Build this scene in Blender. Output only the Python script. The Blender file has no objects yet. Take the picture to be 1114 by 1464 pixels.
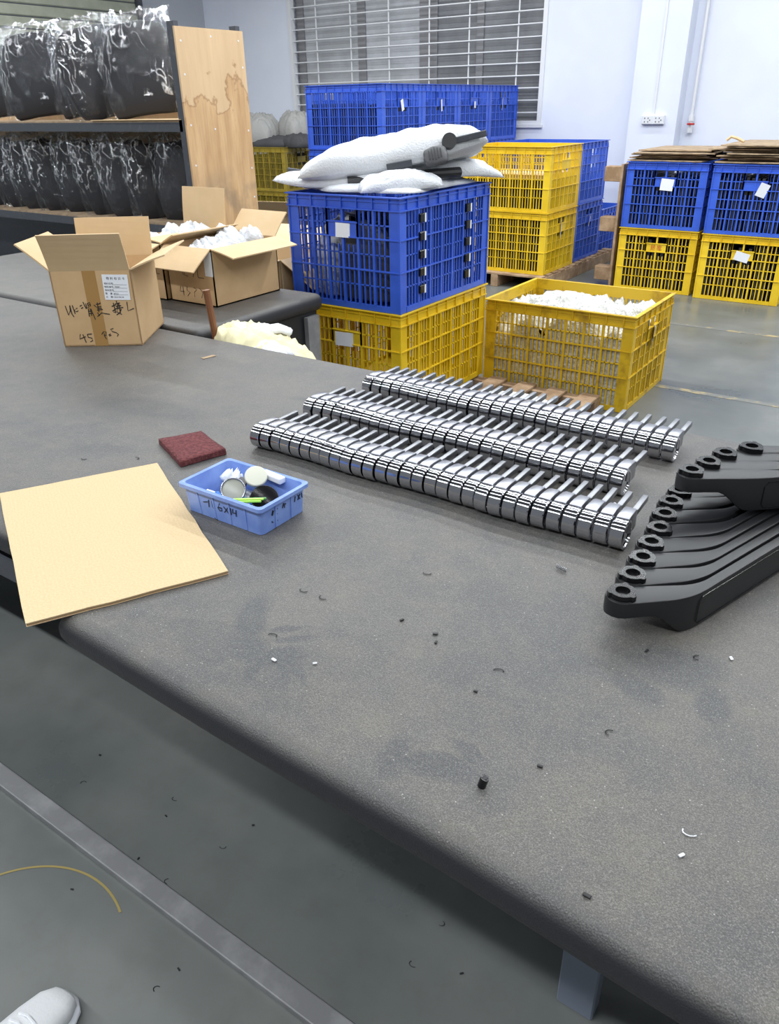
import bpy, bmesh, math, random
from mathutils import Vector, Matrix, noise
random.seed(7)
C = bpy.context.scene.collection
PI = math.pi
# ---------------------------------------------------------------- camera
# world X runs along the benches and the back wall, Y into the hall, Z up
def cam_setup():
    f = 1094.46; p = math.radians(28.009); r = math.radians(-1.098); a = math.radians(-35)
    cp, sp = math.cos(p), math.sin(p); cr, sr = math.cos(r), math.sin(r)
    F = Vector((0, cp, -sp)); u = Vector((0, sp, cp)); x = Vector((1, 0, 0))
    X = cr*x + sr*u; U = -sr*x + cr*u
    def w(v): return Vector((v.x*math.cos(a)+v.y*math.sin(a), -v.x*math.sin(a)+v.y*math.cos(a), v.z))
    X, U, F = w(X), w(U), w(F)
    cd = bpy.data.cameras.new('camera'); co = bpy.data.objects.new('camera', cd); C.objects.link(co)
    cd.sensor_fit = 'HORIZONTAL'; cd.sensor_width = 36; cd.lens = 36*f/1114; cd.clip_start = .05
    m = Matrix(((X.x, U.x, -F.x, 0), (X.y, U.y, -F.y, 0), (X.z, U.z, -F.z, 1.5), (0, 0, 0, 1)))
    co.matrix_world = m
    bpy.context.scene.camera = co
cam_setup()
sc = bpy.context.scene
sc.view_settings.view_transform = 'Standard'; sc.view_settings.look = 'None'
sc.view_settings.gamma = 1; sc.view_settings.use_curve_mapping = False
sc.view_settings.exposure = 0.0
wd = bpy.data.worlds.new('hall_air'); sc.world = wd; wd.use_nodes = True
wd.node_tree.nodes['Background'].inputs[0].default_value = (.86, .93, 1, 1)
wd.node_tree.nodes['Background'].inputs[1].default_value = .26
# rows of fluorescent tubes hung above the hall, out of the picture
for (lt, pw) in [(-1.1, 380), (.9, 80), (2.7, 165), (4.4, 350), (6.1, 265), (7.7, 155)]:
    for ls in (-8.6, -5.2, -1.8, 1.6):
        if ls < -8 and lt > 5: continue
        ld = bpy.data.lights.new('fluorescent_tube', 'AREA'); ld.shape = 'RECTANGLE'
        ld.size = 3.2; ld.size_y = .07; ld.energy = pw/4; ld.color = (.93, .97, 1)
        lo = bpy.data.objects.new('fluorescent_tube', ld); lo.location = (ls, lt, 3.8); C.objects.link(lo)

# ---------------------------------------------------------------- materials
MATS = {}
def mat(name, col, rough=.5, metal=0, var=0, vscale=8, vcol=None, bump=0, bscale=60, spec=.5, det=4, bdist=.002, lo=.4, hi=.65, coat=0):
    if name in MATS: return MATS[name]
    m = bpy.data.materials.new(name); m.use_nodes = True; nt = m.node_tree; b = nt.nodes['Principled BSDF']
    b.inputs['Base Color'].default_value = (*col, 1); b.inputs['Roughness'].default_value = rough
    b.inputs['Metallic'].default_value = metal; b.inputs['Specular IOR Level'].default_value = spec
    b.inputs['Coat Weight'].default_value = coat
    tc = nt.nodes.new('ShaderNodeTexCoord')
    if vcol is not None or var:
        n = nt.nodes.new('ShaderNodeTexNoise'); n.inputs['Scale'].default_value = vscale; n.inputs['Detail'].default_value = det
        n.inputs['Roughness'].default_value = .62
        nt.links.new(tc.outputs['Object'], n.inputs['Vector'])
        r = nt.nodes.new('ShaderNodeValToRGB'); r.color_ramp.elements[0].position = lo; r.color_ramp.elements[1].position = hi
        v2 = vcol if vcol is not None else tuple(min(1, c*(1+var)) for c in col)
        c1 = col if vcol is not None else tuple(c*(1-var) for c in col)
        r.color_ramp.elements[0].color = (*c1, 1); r.color_ramp.elements[1].color = (*v2, 1)
        nt.links.new(n.outputs['Fac'], r.inputs['Fac']); nt.links.new(r.outputs['Color'], b.inputs['Base Color'])
    if bump:
        n = nt.nodes.new('ShaderNodeTexNoise'); n.inputs['Scale'].default_value = bscale; n.inputs['Detail'].default_value = 3
        nt.links.new(tc.outputs['Object'], n.inputs['Vector'])
        bp = nt.nodes.new('ShaderNodeBump'); bp.inputs['Strength'].default_value = bump; bp.inputs['Distance'].default_value = bdist
        nt.links.new(n.outputs['Fac'], bp.inputs['Height']); nt.links.new(bp.outputs['Normal'], b.inputs['Normal'])
    MATS[name] = m
    return m
def nodes(m): return m.node_tree, m.node_tree.nodes['Principled BSDF']
def mixcol(nt, fac, a, b):
    x = nt.nodes.new('ShaderNodeMix'); x.data_type = 'RGBA'
    for k, v in ((0, fac), (6, a), (7, b)):
        if isinstance(v, (tuple, list)): x.inputs[k].default_value = (*v, 1)
        elif isinstance(v, (int, float)): x.inputs[k].default_value = v
        else: nt.links.new(v, x.inputs[k])
    return x.outputs[2]
def ramp(nt, src, a, b, c0=(0, 0, 0), c1=(1, 1, 1)):
    r = nt.nodes.new('ShaderNodeValToRGB'); r.color_ramp.elements[0].position = a; r.color_ramp.elements[1].position = b
    r.color_ramp.elements[0].color = (*c0, 1); r.color_ramp.elements[1].color = (*c1, 1)
    nt.links.new(src, r.inputs['Fac']); return r.outputs['Color']
def tex(nt, kind, vec, **k):
    n = nt.nodes.new(kind)
    for a, v in k.items(): n.inputs[a].default_value = v
    nt.links.new(vec, n.inputs['Vector']); return n
def mathn(nt, op, a, b=None):
    n = nt.nodes.new('ShaderNodeMath'); n.operation = op
    for i, v in enumerate((a, b)):
        if v is None: continue
        if isinstance(v, (int, float)): n.inputs[i].default_value = v
        else: nt.links.new(v, n.inputs[i])
    return n.outputs[0]
def blob(nt, pos, cx, cy, rx, ry, ang=0, soft=.5):
    """soft elliptic mask on the XY plane round (cx, cy)"""
    mp = nt.nodes.new('ShaderNodeMapping'); mp.vector_type = 'TEXTURE'
    mp.inputs['Location'].default_value = (cx, cy, 0); mp.inputs['Rotation'].default_value = (0, 0, ang)
    mp.inputs['Scale'].default_value = (rx, ry, 1000)
    nt.links.new(pos, mp.inputs['Vector'])
    ln = nt.nodes.new('ShaderNodeVectorMath'); ln.operation = 'LENGTH'; nt.links.new(mp.outputs[0], ln.inputs[0])
    mr = nt.nodes.new('ShaderNodeMapRange'); mr.inputs[1].default_value = 1; mr.inputs[2].default_value = 1-soft
    mr.inputs[3].default_value = 0; mr.inputs[4].default_value = 1
    nt.links.new(ln.outputs['Value'], mr.inputs[0]); return mr.outputs[0]

def leather_mat():
    m = mat('grey_leatherette', (.07, .068, .066), .5); nt, b = nodes(m)
    g = nt.nodes.new('ShaderNodeNewGeometry'); pos = g.outputs['Position']
    wn = tex(nt, 'ShaderNodeTexNoise', pos, Scale=11.0, Detail=5.0, Roughness=.65)
    add = nt.nodes.new('ShaderNodeVectorMath'); add.operation = 'MULTIPLY_ADD'
    nt.links.new(wn.outputs['Color'], add.inputs[0]); add.inputs[1].default_value = (.05, .05, 0); nt.links.new(pos, add.inputs[2])
    wp = add.outputs[0]
    n1 = tex(nt, 'ShaderNodeTexNoise', pos, Scale=2.2, Detail=6.0, Roughness=.6)
    n2 = tex(nt, 'ShaderNodeTexNoise', pos, Scale=14.0, Detail=5.0, Roughness=.65)
    base = mixcol(nt, ramp(nt, n1.outputs['Fac'], .35, .7), (.064, .064, .066), (.112, .104, .094))
    base = mixcol(nt, mathn(nt, 'MULTIPLY', ramp(nt, n2.outputs['Fac'], .42, .68), .45), base, (.15, .134, .108))
    # wiped finger and palm marks in the dust
    marks = None
    for (cx, cy, rx, ry, a) in [(-.79, .72, .035, .085, .5), (-.74, .665, .05, .035, 0), (-.68, .67, .05, .03, .9), (-.70, .64, .014, .06, .5), (-.66, .655, .012, .055, .8),
                                (-.72, .735, .012, .04, -.9), (-.69, .72, .012, .045, -.9), (-.64, .66, .012, .05, 1.1), (-.36, .62, .07, .03, .3), (-.33, .66, .05, .015, -.2),
                                (-.42, .60, .03, .05, .2), (-.17, .98, .09, .06, .4), (-.10, .93, .03, .06, .3), (-.2, .90, .03, .05, 1.1), (-1.6, 1.05, .1, .03, .4),
                                (-1.75, 1.3, .25, .08, .2), (-1.3, 1.6, .2, .03, .1), (-.95, 1.65, .2, .05, .2)]:
        k = blob(nt, wp, cx+.025, cy+.025, rx, ry, a, .4)
        marks = k if marks is None else mathn(nt, 'MAXIMUM', marks, k)
    base = mixcol(nt, mathn(nt, 'MULTIPLY', mathn(nt, 'MULTIPLY', marks, ramp(nt, n2.outputs['Fac'], .30, .52)), .75), base, (.045, .048, .053))
    fine = tex(nt, 'ShaderNodeTexNoise', pos, Scale=650.0, Detail=2.0)
    base = mixcol(nt, ramp(nt, fine.outputs['Fac'], .35, .5, (.45, .45, .45), (0, 0, 0)), base, (.035, .035, .035))
    base = mixcol(nt, ramp(nt, fine.outputs['Fac'], .52, .68, (0, 0, 0), (.5, .5, .5)), base, (.22, .21, .19))
    # white lint specks
    v = tex(nt, 'ShaderNodeTexVoronoi', pos, Scale=75.0)
    sp = mathn(nt, 'LESS_THAN', v.outputs['Distance'], .075)
    n3 = tex(nt, 'ShaderNodeTexNoise', pos, Scale=5.0, Detail=2.0)
    sp = mathn(nt, 'MULTIPLY', sp, mathn(nt, 'GREATER_THAN', n3.outputs['Fac'], .47))
    v2 = tex(nt, 'ShaderNodeTexVoronoi', pos, Scale=210.0)
    sp2 = mathn(nt, 'MULTIPLY', mathn(nt, 'LESS_THAN', v2.outputs['Distance'], .10), .5)
    base = mixcol(nt, mathn(nt, 'MULTIPLY', mathn(nt, 'MAXIMUM', sp, sp2), .55), base, (.45, .43, .40))
    # the dust lies on the flat top only; the padded edge shows the clean black leather
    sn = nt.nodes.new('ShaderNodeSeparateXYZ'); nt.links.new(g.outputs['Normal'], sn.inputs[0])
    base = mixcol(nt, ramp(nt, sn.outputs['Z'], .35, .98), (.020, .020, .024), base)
    nt.links.new(base, b.inputs['Base Color'])
    vb = tex(nt, 'ShaderNodeTexVoronoi', pos, Scale=420.0)
    nb = tex(nt, 'ShaderNodeTexNoise', pos, Scale=5.0, Detail=2.0)
    bp = nt.nodes.new('ShaderNodeBump'); bp.inputs['Strength'].default_value = .35; bp.inputs['Distance'].default_value = .0012
    nt.links.new(vb.outputs['Distance'], bp.inputs['Height'])
    bp2 = nt.nodes.new('ShaderNodeBump'); bp2.inputs['Strength'].default_value = .5; bp2.inputs['Distance'].default_value = .01
    nt.links.new(nb.outputs['Fac'], bp2.inputs['Height']); nt.links.new(bp.outputs[0], bp2.inputs['Normal'])
    nt.links.new(bp2.outputs[0], b.inputs['Normal'])
    return m
def floor_mat():
    m = mat('grey_green_floor_paint', (.14, .15, .145), .33); nt, b = nodes(m)
    g = nt.nodes.new('ShaderNodeNewGeometry'); pos = g.outputs['Position']
    n1 = tex(nt, 'ShaderNodeTexNoise', pos, Scale=1.6, Detail=6.0, Roughness=.6)
    n2 = tex(nt, 'ShaderNodeTexNoise', pos, Scale=9.0, Detail=5.0, Roughness=.7)
    c = mixcol(nt, ramp(nt, n1.outputs['Fac'], .35, .68), (.105, .117, .114), (.165, .17, .16))
    c = mixcol(nt, mathn(nt, 'MULTIPLY', ramp(nt, n2.outputs['Fac'], .5, .75), .35), c, (.10, .098, .088))
    nt.links.new(c, b.inputs['Base Color'])
    r = ramp(nt, n1.outputs['Fac'], .3, .7, (.24, .24, .24), (.42, .42, .42)); nt.links.new(r, b.inputs['Roughness'])
    bp = nt.nodes.new('ShaderNodeBump'); bp.inputs['Strength'].default_value = .25; bp.inputs['Distance'].default_value = .01
    n4 = tex(nt, 'ShaderNodeTexNoise', pos, Scale=3.0, Detail=4.0)
    nt.links.new(n4.outputs['Fac'], bp.inputs['Height']); nt.links.new(bp.outputs[0], b.inputs['Normal'])
    return m
def plywood_mat():
    m = mat('stained_plywood', (.55, .34, .17), .6); nt, b = nodes(m)
    tc = nt.nodes.new('ShaderNodeTexCoord')
    mp = nt.nodes.new('ShaderNodeMapping'); mp.inputs['Scale'].default_value = (6, 6, .9); nt.links.new(tc.outputs['Object'], mp.inputs['Vector'])
    n = tex(nt, 'ShaderNodeTexNoise', mp.outputs[0], Scale=2.5, Detail=6.0, Roughness=.6)
    c = mixcol(nt, ramp(nt, n.outputs['Fac'], .3, .7), (.46, .27, .125), (.66, .44, .235))
    mp2 = nt.nodes.new('ShaderNodeMapping'); mp2.inputs['Scale'].default_value = (40, 40, 1.5); nt.links.new(tc.outputs['Object'], mp2.inputs['Vector'])
    n2 = tex(nt, 'ShaderNodeTexNoise', mp2.outputs[0], Scale=2.0, Detail=3.0)
    c = mixcol(nt, mathn(nt, 'MULTIPLY', ramp(nt, n2.outputs['Fac'], .5, .8), .35), c, (.27, .15, .07))
    # water stain tongue with a dark tide line near the top, grey scuff low down
    sx = nt.nodes.new('ShaderNodeSeparateXYZ'); nt.links.new(tc.outputs['Object'], sx.inputs[0])
    n3 = tex(nt, 'ShaderNodeTexNoise', tc.outputs['Object'], Scale=5.0, Detail=4.0)
    d = mathn(nt, 'MULTIPLY', mathn(nt, 'ADD', sx.outputs['Z'], mathn(nt, 'MULTIPLY', n3.outputs['Fac'], 1.3)), .75)
    band = ramp(nt, d, .93, .96); band2 = ramp(nt, d, .90, .92)
    c = mixcol(nt, mathn(nt, 'MULTIPLY', mathn(nt, 'SUBTRACT', band2, band), .45), c, (.2, .10, .045))
    c = mixcol(nt, mathn(nt, 'MULTIPLY', band, .6), c, (.66, .49, .30))
    low = mathn(nt, 'MULTIPLY', ramp(nt, sx.outputs['Z'], -.10, .2, (1, 1, 1), (0, 0, 0)), ramp(nt, n3.outputs['Fac'], .45, .6))
    c = mixcol(nt, mathn(nt, 'MULTIPLY', low, .55), c, (.22, .17, .12))
    nt.links.new(c, b.inputs['Base Color'])
    return m
def plastic_film(name, tint, amount, scale=12, rough=.12):
    m = bpy.data.materials.new(name); m.use_nodes = True; nt = m.node_tree; nt.nodes.clear()
    out = nt.nodes.new('ShaderNodeOutputMaterial')
    tr = nt.nodes.new('ShaderNodeBsdfTransparent'); tr.inputs[0].default_value = (*tint, 1)
    gl = nt.nodes.new('ShaderNodeBsdfGlossy'); gl.inputs['Roughness'].default_value = rough; gl.inputs['Color'].default_value = (1, 1, 1, 1)
    df = nt.nodes.new('ShaderNodeBsdfDiffuse'); df.inputs['Color'].default_value = (.8, .82, .85, 1)
    tc = nt.nodes.new('ShaderNodeTexCoord')
    n = tex(nt, 'ShaderNodeTexNoise', tc.outputs['Object'], Scale=scale, Detail=5.0, Roughness=.6, Distortion=1.2)
    bp = nt.nodes.new('ShaderNodeBump'); bp.inputs['Strength'].default_value = .9; bp.inputs['Distance'].default_value = .09
    nt.links.new(n.outputs['Fac'], bp.inputs['Height']); nt.links.new(bp.outputs[0], gl.inputs['Normal'])
    lw = nt.nodes.new('ShaderNodeLayerWeight'); lw.inputs['Blend'].default_value = .35; nt.links.new(bp.outputs[0], lw.inputs['Normal'])
    # creases: thin lines where warped noise crosses its middle value
    mp = nt.nodes.new('ShaderNodeMapping'); mp.inputs['Scale'].default_value = (1, 1, .55); mp.inputs['Rotation'].default_value = (0, .5, 0); nt.links.new(tc.outputs['Object'], mp.inputs['Vector'])
    cr = None
    for sc_, wdt in ((scale*.9, .016), (scale*2.0, .022)):
        k = tex(nt, 'ShaderNodeTexNoise', mp.outputs[0], Scale=sc_, Detail=2.5, Roughness=.5, Distortion=.8)
        d_ = mathn(nt, 'ABSOLUTE', mathn(nt, 'SUBTRACT', k.outputs['Fac'], .5)); c_ = ramp(nt, d_, 0, wdt, (1, 1, 1), (0, 0, 0))
        cr = c_ if cr is None else mathn(nt, 'MAXIMUM', cr, c_)
    k2 = tex(nt, 'ShaderNodeTexNoise', tc.outputs['Object'], Scale=scale*.8, Detail=1.0)
    cr = mathn(nt, 'MULTIPLY', cr, ramp(nt, k2.outputs['Fac'], .44, .56))
    a = nt.nodes.new('ShaderNodeMixShader'); nt.links.new(gl.outputs[0], a.inputs[1]); nt.links.new(df.outputs[0], a.inputs[2]); nt.links.new(mathn(nt, 'MULTIPLY', cr, .45), a.inputs[0])
    f = mathn(nt, 'ADD', mathn(nt, 'MULTIPLY', lw.outputs['Facing'], .05), amount)
    f = mathn(nt, 'MAXIMUM', f, mathn(nt, 'MULTIPLY', cr, .85))
    x = nt.nodes.new('ShaderNodeMixShader'); nt.links.new(f, x.inputs[0]); nt.links.new(tr.outputs[0], x.inputs[1]); nt.links.new(a.outputs[0], x.inputs[2])
    nt.links.new(x.outputs[0], out.inputs[0]); MATS[name] = m
    return m

LEATHER = leather_mat(); FLOOR = floor_mat(); PLY = plywood_mat()
BLUE = mat('blue_crate_plastic', (.034, .10, .54), .36, var=.12, vscale=5, vcol=(.045, .125, .64))
YEL = mat('yellow_crate_plastic', (.70, .455, .012), .38, vscale=4, vcol=(.82, .565, .028), det=6)
YELSHADE = mat('shaded_yellow_plastic', (.30, .22, .02), .5, vscale=7, vcol=(.40, .29, .03))  # crate yellow darkened: the shade of the hall corner is put into the colour
YELD = mat('dirty_yellow_plastic', (.64, .41, .012), .42, vscale=9, vcol=(.33, .19, .01), det=7, lo=.52, hi=.72)
BLUED = mat('dusty_blue_rib', (.03, .07, .40), .5)
CARD = mat('kraft_cardboard', (.53, .35, .18), .8, vscale=4, vcol=(.60, .405, .215), bump=.15, bscale=50)
CARDIN = mat('pale_cardboard', (.60, .43, .24), .8, vscale=4, vcol=(.66, .48, .285), bump=.1, bscale=60)
CARDOLD = mat('weathered_cardboard', (.40, .29, .18), .85, vscale=14, vcol=(.24, .17, .11), bump=.3, bscale=40)
CARDEDGE = mat('cardboard_edge', (.33, .215, .11), .9)
TAPE = mat('brown_packing_tape', (.38, .215, .07), .3)
PAPER = mat('white_paper', (.80, .82, .86), .7)
INK = mat('black_ink', (.012, .011, .012), .5)
STEEL = mat('dark_grey_steel', (.055, .06, .072), .45, vscale=20, vcol=(.10, .105, .115), lo=.55, hi=.8)
RAIL = mat('grey_painted_rail', (.17, .17, .175), .45, vscale=12, vcol=(.24, .24, .245), lo=.45, hi=.7)
LEGM = mat('blue_grey_paint', (.19, .22, .28), .5)
WOOD = mat('pallet_wood', (.27, .17, .095), .85, vscale=9, vcol=(.46, .32, .20), det=6, bump=.3, bscale=40)
CHROME = mat('polished_chrome', (.52, .52, .55), .10, 1)
SATIN = mat('satin_chrome', (.33, .335, .36), .34, 1)
LEVERM = mat('satin_grey_lever', (.28, .285, .30), .42, 1)
BLK = mat('matte_black_plastic', (.010, .0105, .012), .40, bump=.1, bscale=500, bdist=.0005)
BLKG = mat('glossy_black_plastic', (.006, .006, .007), .2, spec=.35)
DKPART = mat('dark_packed_plastic', (.018, .019, .024), .4, vscale=18, vcol=(.05, .052, .06))
WALLM = mat('white_wall_paint', (.70, .735, .84), .8, vscale=1.2, vcol=(.745, .78, .875), det=3)
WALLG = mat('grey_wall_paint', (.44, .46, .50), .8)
TRIM = mat('white_bar_paint', (.72, .73, .75), .45)
ALU = mat('dull_window_frame', (.20, .20, .21), .45)
SHUT = mat('sage_shutter_slat', (.33, .35, .27), .6, vscale=8, vcol=(.39, .40, .32))
CURT = mat('grey_curtain', (.50, .51, .54), .9, vscale=1.5, vcol=(.60, .61, .64))
REDPAD = mat('maroon_abrasive_fibre', (.10, .022, .026), .95, vscale=120, vcol=(.19, .05, .05), bump=1, bscale=300, bdist=.004)
BIN = mat('light_blue_bin_plastic', (.165, .27, .66), .45, vscale=14, vcol=(.24, .36, .74), det=6)
FOAM = mat('white_foam_wrap', (.66, .675, .70), .5, bump=1, bscale=120, bdist=.004)
FOAMB = mat('clear_bubble_bags', (.42, .415, .38), .35, vscale=30, vcol=(.66, .66, .63), bump=1, bscale=60, bdist=.012)
CLOTH = mat('cream_cloth', (.72, .66, .42), .85, bump=.4, bscale=50)
KNIT = mat('white_knit', (.82, .83, .86), .9, bump=.6, bscale=250)
BAGG = mat('pale_grey_sacking', (.36, .355, .34), .7, bump=.6, bscale=25, bdist=.01)
BAGD = mat('charcoal_fabric', (.06, .06, .065), .8, bump=.4, bscale=30)
FILM = plastic_film('clear_plastic_film', (.95, .96, .97), .03, 5, .07)
GLASS = plastic_film('window_glass', (.75, .77, .80), .10, 1.0, .05)

# ---------------------------------------------------------------- mesh helpers
def add_box(bm, c, d, rot=None):
    """box centred at c with full sizes d"""
    r = bmesh.ops.create_cube(bm, size=1)
    M = Matrix.Translation(c) @ ((rot or Matrix.Identity(3)).to_4x4()) @ Matrix.Diagonal((*d, 1))
    bmesh.ops.transform(bm, matrix=M, verts=r['verts']); return r['verts']
def bb(bm, x0, x1, y0, y1, z0, z1): return add_box(bm, ((x0+x1)/2, (y0+y1)/2, (z0+z1)/2), (x1-x0, y1-y0, z1-z0))
def bevel(bm, w, seg=2, ang=.6):
    bmesh.ops.remove_doubles(bm, verts=bm.verts, dist=1e-6)
    es = [e for e in bm.edges if len(e.link_faces) == 2 and e.calc_face_angle(0) > ang]
    bmesh.ops.bevel(bm, geom=es, offset=w, segments=seg, profile=.5, affect='EDGES', clamp_overlap=True)
def add_cyl(bm, p0, p1, r, n=12, r2=None):
    p0, p1 = Vector(p0), Vector(p1); d = p1-p0
    q = d.to_track_quat('Z', 'Y').to_matrix().to_4x4()
    g = bmesh.ops.create_cone(bm, cap_ends=True, segments=n, radius1=r, radius2=r if r2 is None else r2, depth=d.length)
    bmesh.ops.transform(bm, matrix=Matrix.Translation((p0+p1)/2) @ q, verts=g['verts']); return g['verts']
def tube(bm, pts, r, n=6):
    pts = [Vector(p) for p in pts]; rings = []
    for i, p in enumerate(pts):
        d = (pts[min(i+1, len(pts)-1)]-pts[max(i-1, 0)]).normalized()
        a = d.orthogonal().normalized() if abs(d.z) > .9 else d.cross(Vector((0, 0, 1))).normalized(); b = d.cross(a)
        rings.append([bm.verts.new(p+r*(math.cos(2*PI*k/n)*a+math.sin(2*PI*k/n)*b)) for k in range(n)])
    for A, B in zip(rings, rings[1:]):
        for k in range(n): bm.faces.new((A[k], A[(k+1) % n], B[(k+1) % n], B[k]))
    bm.faces.new(rings[0][::-1]); bm.faces.new(rings[-1])
def prism(bm, pts, z0, z1):
    lo = [bm.verts.new((*p, z0)) for p in pts]; hi = [bm.verts.new((*p, z1)) for p in pts]; n = len(pts)
    bm.faces.new(lo[::-1]); bm.faces.new(hi)
    for i in range(n): bm.faces.new((lo[i], lo[(i+1) % n], hi[(i+1) % n], hi[i]))
def obj(name, bm, m, parent=None, smooth=False, loc=None):
    if isinstance(bm, bpy.types.Mesh): me = bm
    else:
        me = bpy.data.meshes.new(name); bmesh.ops.recalc_face_normals(bm, faces=bm.faces)
        if smooth:
            for f in bm.faces: f.smooth = True
            if smooth != 'all':
                for e in bm.edges:
                    if len(e.link_faces) == 2 and e.calc_face_angle(0) > .5: e.smooth = False
        bm.to_mesh(me); bm.free(); me.materials.append(m)
    o = bpy.data.objects.new(name, me); C.objects.link(o)
    if parent: o.parent = parent
    if loc: o.location = loc
    return o
def tag(o, label=None, cat=None, group=None, kind=None):
    if label: o['label'] = label
    if cat: o['category'] = cat
    if group: o['group'] = group
    if kind: o['kind'] = kind
    return o
def thing(name, label, cat, loc=(0, 0, 0), rz=0, group=None):
    o = bpy.data.objects.new(name, None); C.objects.link(o); o.location = loc; o.rotation_euler = (0, 0, rz)
    o.empty_display_size = .05
    return tag(o, label, cat, group)
def dup(o, loc, rz=None, label=None, group=None, rot=None):
    r = o.copy(); C.objects.link(r); r.location = loc
    if rz is not None: r.rotation_euler = (0, 0, rz)
    if rot is not None: r.rotation_euler = rot
    if label: r['label'] = label
    if group: r['group'] = group
    for ch in o.children:
        c = ch.copy(); C.objects.link(c); c.parent = r
        for g in ch.children:
            d = g.copy(); C.objects.link(d); d.parent = c
    return r
def struct(name, bm, m, **k):
    o = obj(name, bm, m, **k); o['kind'] = 'structure'; return o
B = bmesh.new
ORD = ['first', 'second', 'third', 'fourth', 'fifth', 'sixth', 'seventh', 'eighth', 'ninth', 'tenth', 'eleventh', 'twelfth', 'thirteenth', 'fourteenth', 'fifteenth',
       'sixteenth', 'seventeenth', 'eighteenth', 'nineteenth', 'twentieth']

def lump(w, d, h, n=14, amp=.12, fr=3, seed=0, p=2.6, flat=.25, bend=None, pinch=0, sx=1, sy=1):
    """closed soft cushion-like body w x d x h, resting on z=0; creased by noise"""
    bm = B(); top = []; bot = []
    for j in range(n+1):
        tr = []; br = []
        for i in range(n+1):
            u = 2*i/n-1; v = 2*j/n-1
            x = u*math.sqrt(1-.35*v*v*(1-pinch)); y = v*math.sqrt(1-.35*u*u)
            e = max(0, 1-abs(u)**p)*max(0, 1-abs(v)**p); e = e**.45
            q = Vector((u*fr*sx+seed*7.3, v*fr*sy, seed*3.1))
            nz = noise.noise(q)+.5*noise.noise(q*2.1)
            rg = abs(noise.noise(q*1.7+Vector((5, 3, 1))))
            wob = 1+.09*noise.noise(Vector((u*2, v*2, seed+9)))
            zt = h*(flat+(1-flat)*e*(1+amp*2.2*nz-amp*2*rg)) ; zb = h*flat*(1-e)
            P = Vector((x*w/2*wob, y*d/2*wob, 0)); zo = bend(u, v) if bend else 0
            tr.append(bm.verts.new((P.x, P.y, zt+zo)))
            edge = i in (0, n) or j in (0, n)
            br.append(tr[-1] if edge else bm.verts.new((P.x, P.y, zb+zo)))
        top.append(tr); bot.append(br)
    for j in range(n):
        for i in range(n):
            bm.faces.new((top[j][i], top[j][i+1], top[j+1][i+1], top[j+1][i]))
            q = (bot[j][i], bot[j+1][i], bot[j+1][i+1], bot[j][i+1])
            try: bm.faces.new(q)
            except ValueError: pass
    return bm

# ================================================================ SETTING
WT = 9.0
bm = B(); bb(bm, -11, 5, -4, WT+.3, -.06, 0); struct('floor', bm, FLOOR)
bm = B(); bb(bm, -11, 5, -4, WT+.3, 5.4, 5.5); struct('ceiling', bm, mat('dark_roof_sheet', (.16, .165, .175), .7))
W0, W1, WZ0, WZ1 = -7.76, -4.10, 1.272, 3.05
bm = B()
for q in ((-11, W0, 0, 4.6), (W1, 5, 0, 4.6), (W0, W1, 0, WZ0), (W0, W1, WZ1, 4.6)): bb(bm, q[0], q[1], WT, WT+.25, q[2], q[3])
struct('wall_back', bm, WALLM)
bm = B(); bb(bm, -3.02, -2.53, 8.8, WT, 0, 4.6); struct('trim_1', bm, WALLM)['label'] = 'square white wall column'
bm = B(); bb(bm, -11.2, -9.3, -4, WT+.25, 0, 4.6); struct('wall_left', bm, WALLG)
# roller shutter on the left wall
sh = thing('roller_shutter', 'pale green slatted roller shutter high on the left wall', 'shutter', (-9.3, 6.2, 0))
for k in range(15):
    z = 1.5+k*.12; bm = B()
    bb(bm, 0, .03, -1.9, 1.6, z+.006, z+.114); bevel(bm, .01, 1); obj('slat', bm, SHUT, sh)
bm = B(); bb(bm, 0, .07, 1.6, 1.68, 0, 3.35); obj('guide_rail', bm, STEEL, sh)
bm = B(); bb(bm, 0, .02, -1.9, 1.6, 1.4, 3.35); obj('backing', bm, STEEL, sh)
# window: frame, mullions, panes, grille bars
bm = B()
for q in ((W0, W0+.05, WZ0, WZ1), (W1-.05, W1, WZ0, WZ1), (W0+.05, W1-.05, WZ0, WZ0+.04), (W0+.05, W1-.05, WZ1-.05, WZ1)): bb(bm, q[0], q[1], WT-.015, WT+.06, q[2], q[3])
win = struct('window_1', bm, TRIM)
bm = B()
for (x0, x1) in ((W0+.05, W0+.17), (-6.72, -6.60), (-5.80, -5.55), (-5.02, -4.93)): bb(bm, x0, x1, WT+.10, WT+.15, WZ0, WZ1)
bb(bm, W0, W1, WT+.1, WT+.15, WZ0, WZ0+.05)
obj('window_frame', bm, ALU, win)
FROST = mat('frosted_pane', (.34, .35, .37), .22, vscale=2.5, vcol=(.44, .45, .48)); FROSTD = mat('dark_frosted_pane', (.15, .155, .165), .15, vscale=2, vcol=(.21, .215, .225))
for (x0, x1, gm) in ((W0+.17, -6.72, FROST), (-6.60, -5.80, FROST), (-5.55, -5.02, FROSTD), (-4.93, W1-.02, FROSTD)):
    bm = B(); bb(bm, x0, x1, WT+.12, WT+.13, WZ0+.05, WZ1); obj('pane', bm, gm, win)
for k in range(1, 15):
    bm = B(); add_cyl(bm, (W0+.03, WT+.02, WZ0+.123*k), (W1-.03, WT+.02, WZ0+.123*k), .0075, 6); obj('grille_bar', bm, TRIM, win, smooth=True)
for x in (-7.33, -6.78, -6.20, -5.62, -5.08, -4.46):
    bm = B(); add_box(bm, (x, WT+.035, (WZ0+WZ1)/2), (.014, .01, WZ1-WZ0)); obj('grille_upright', bm, TRIM, win)
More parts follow.
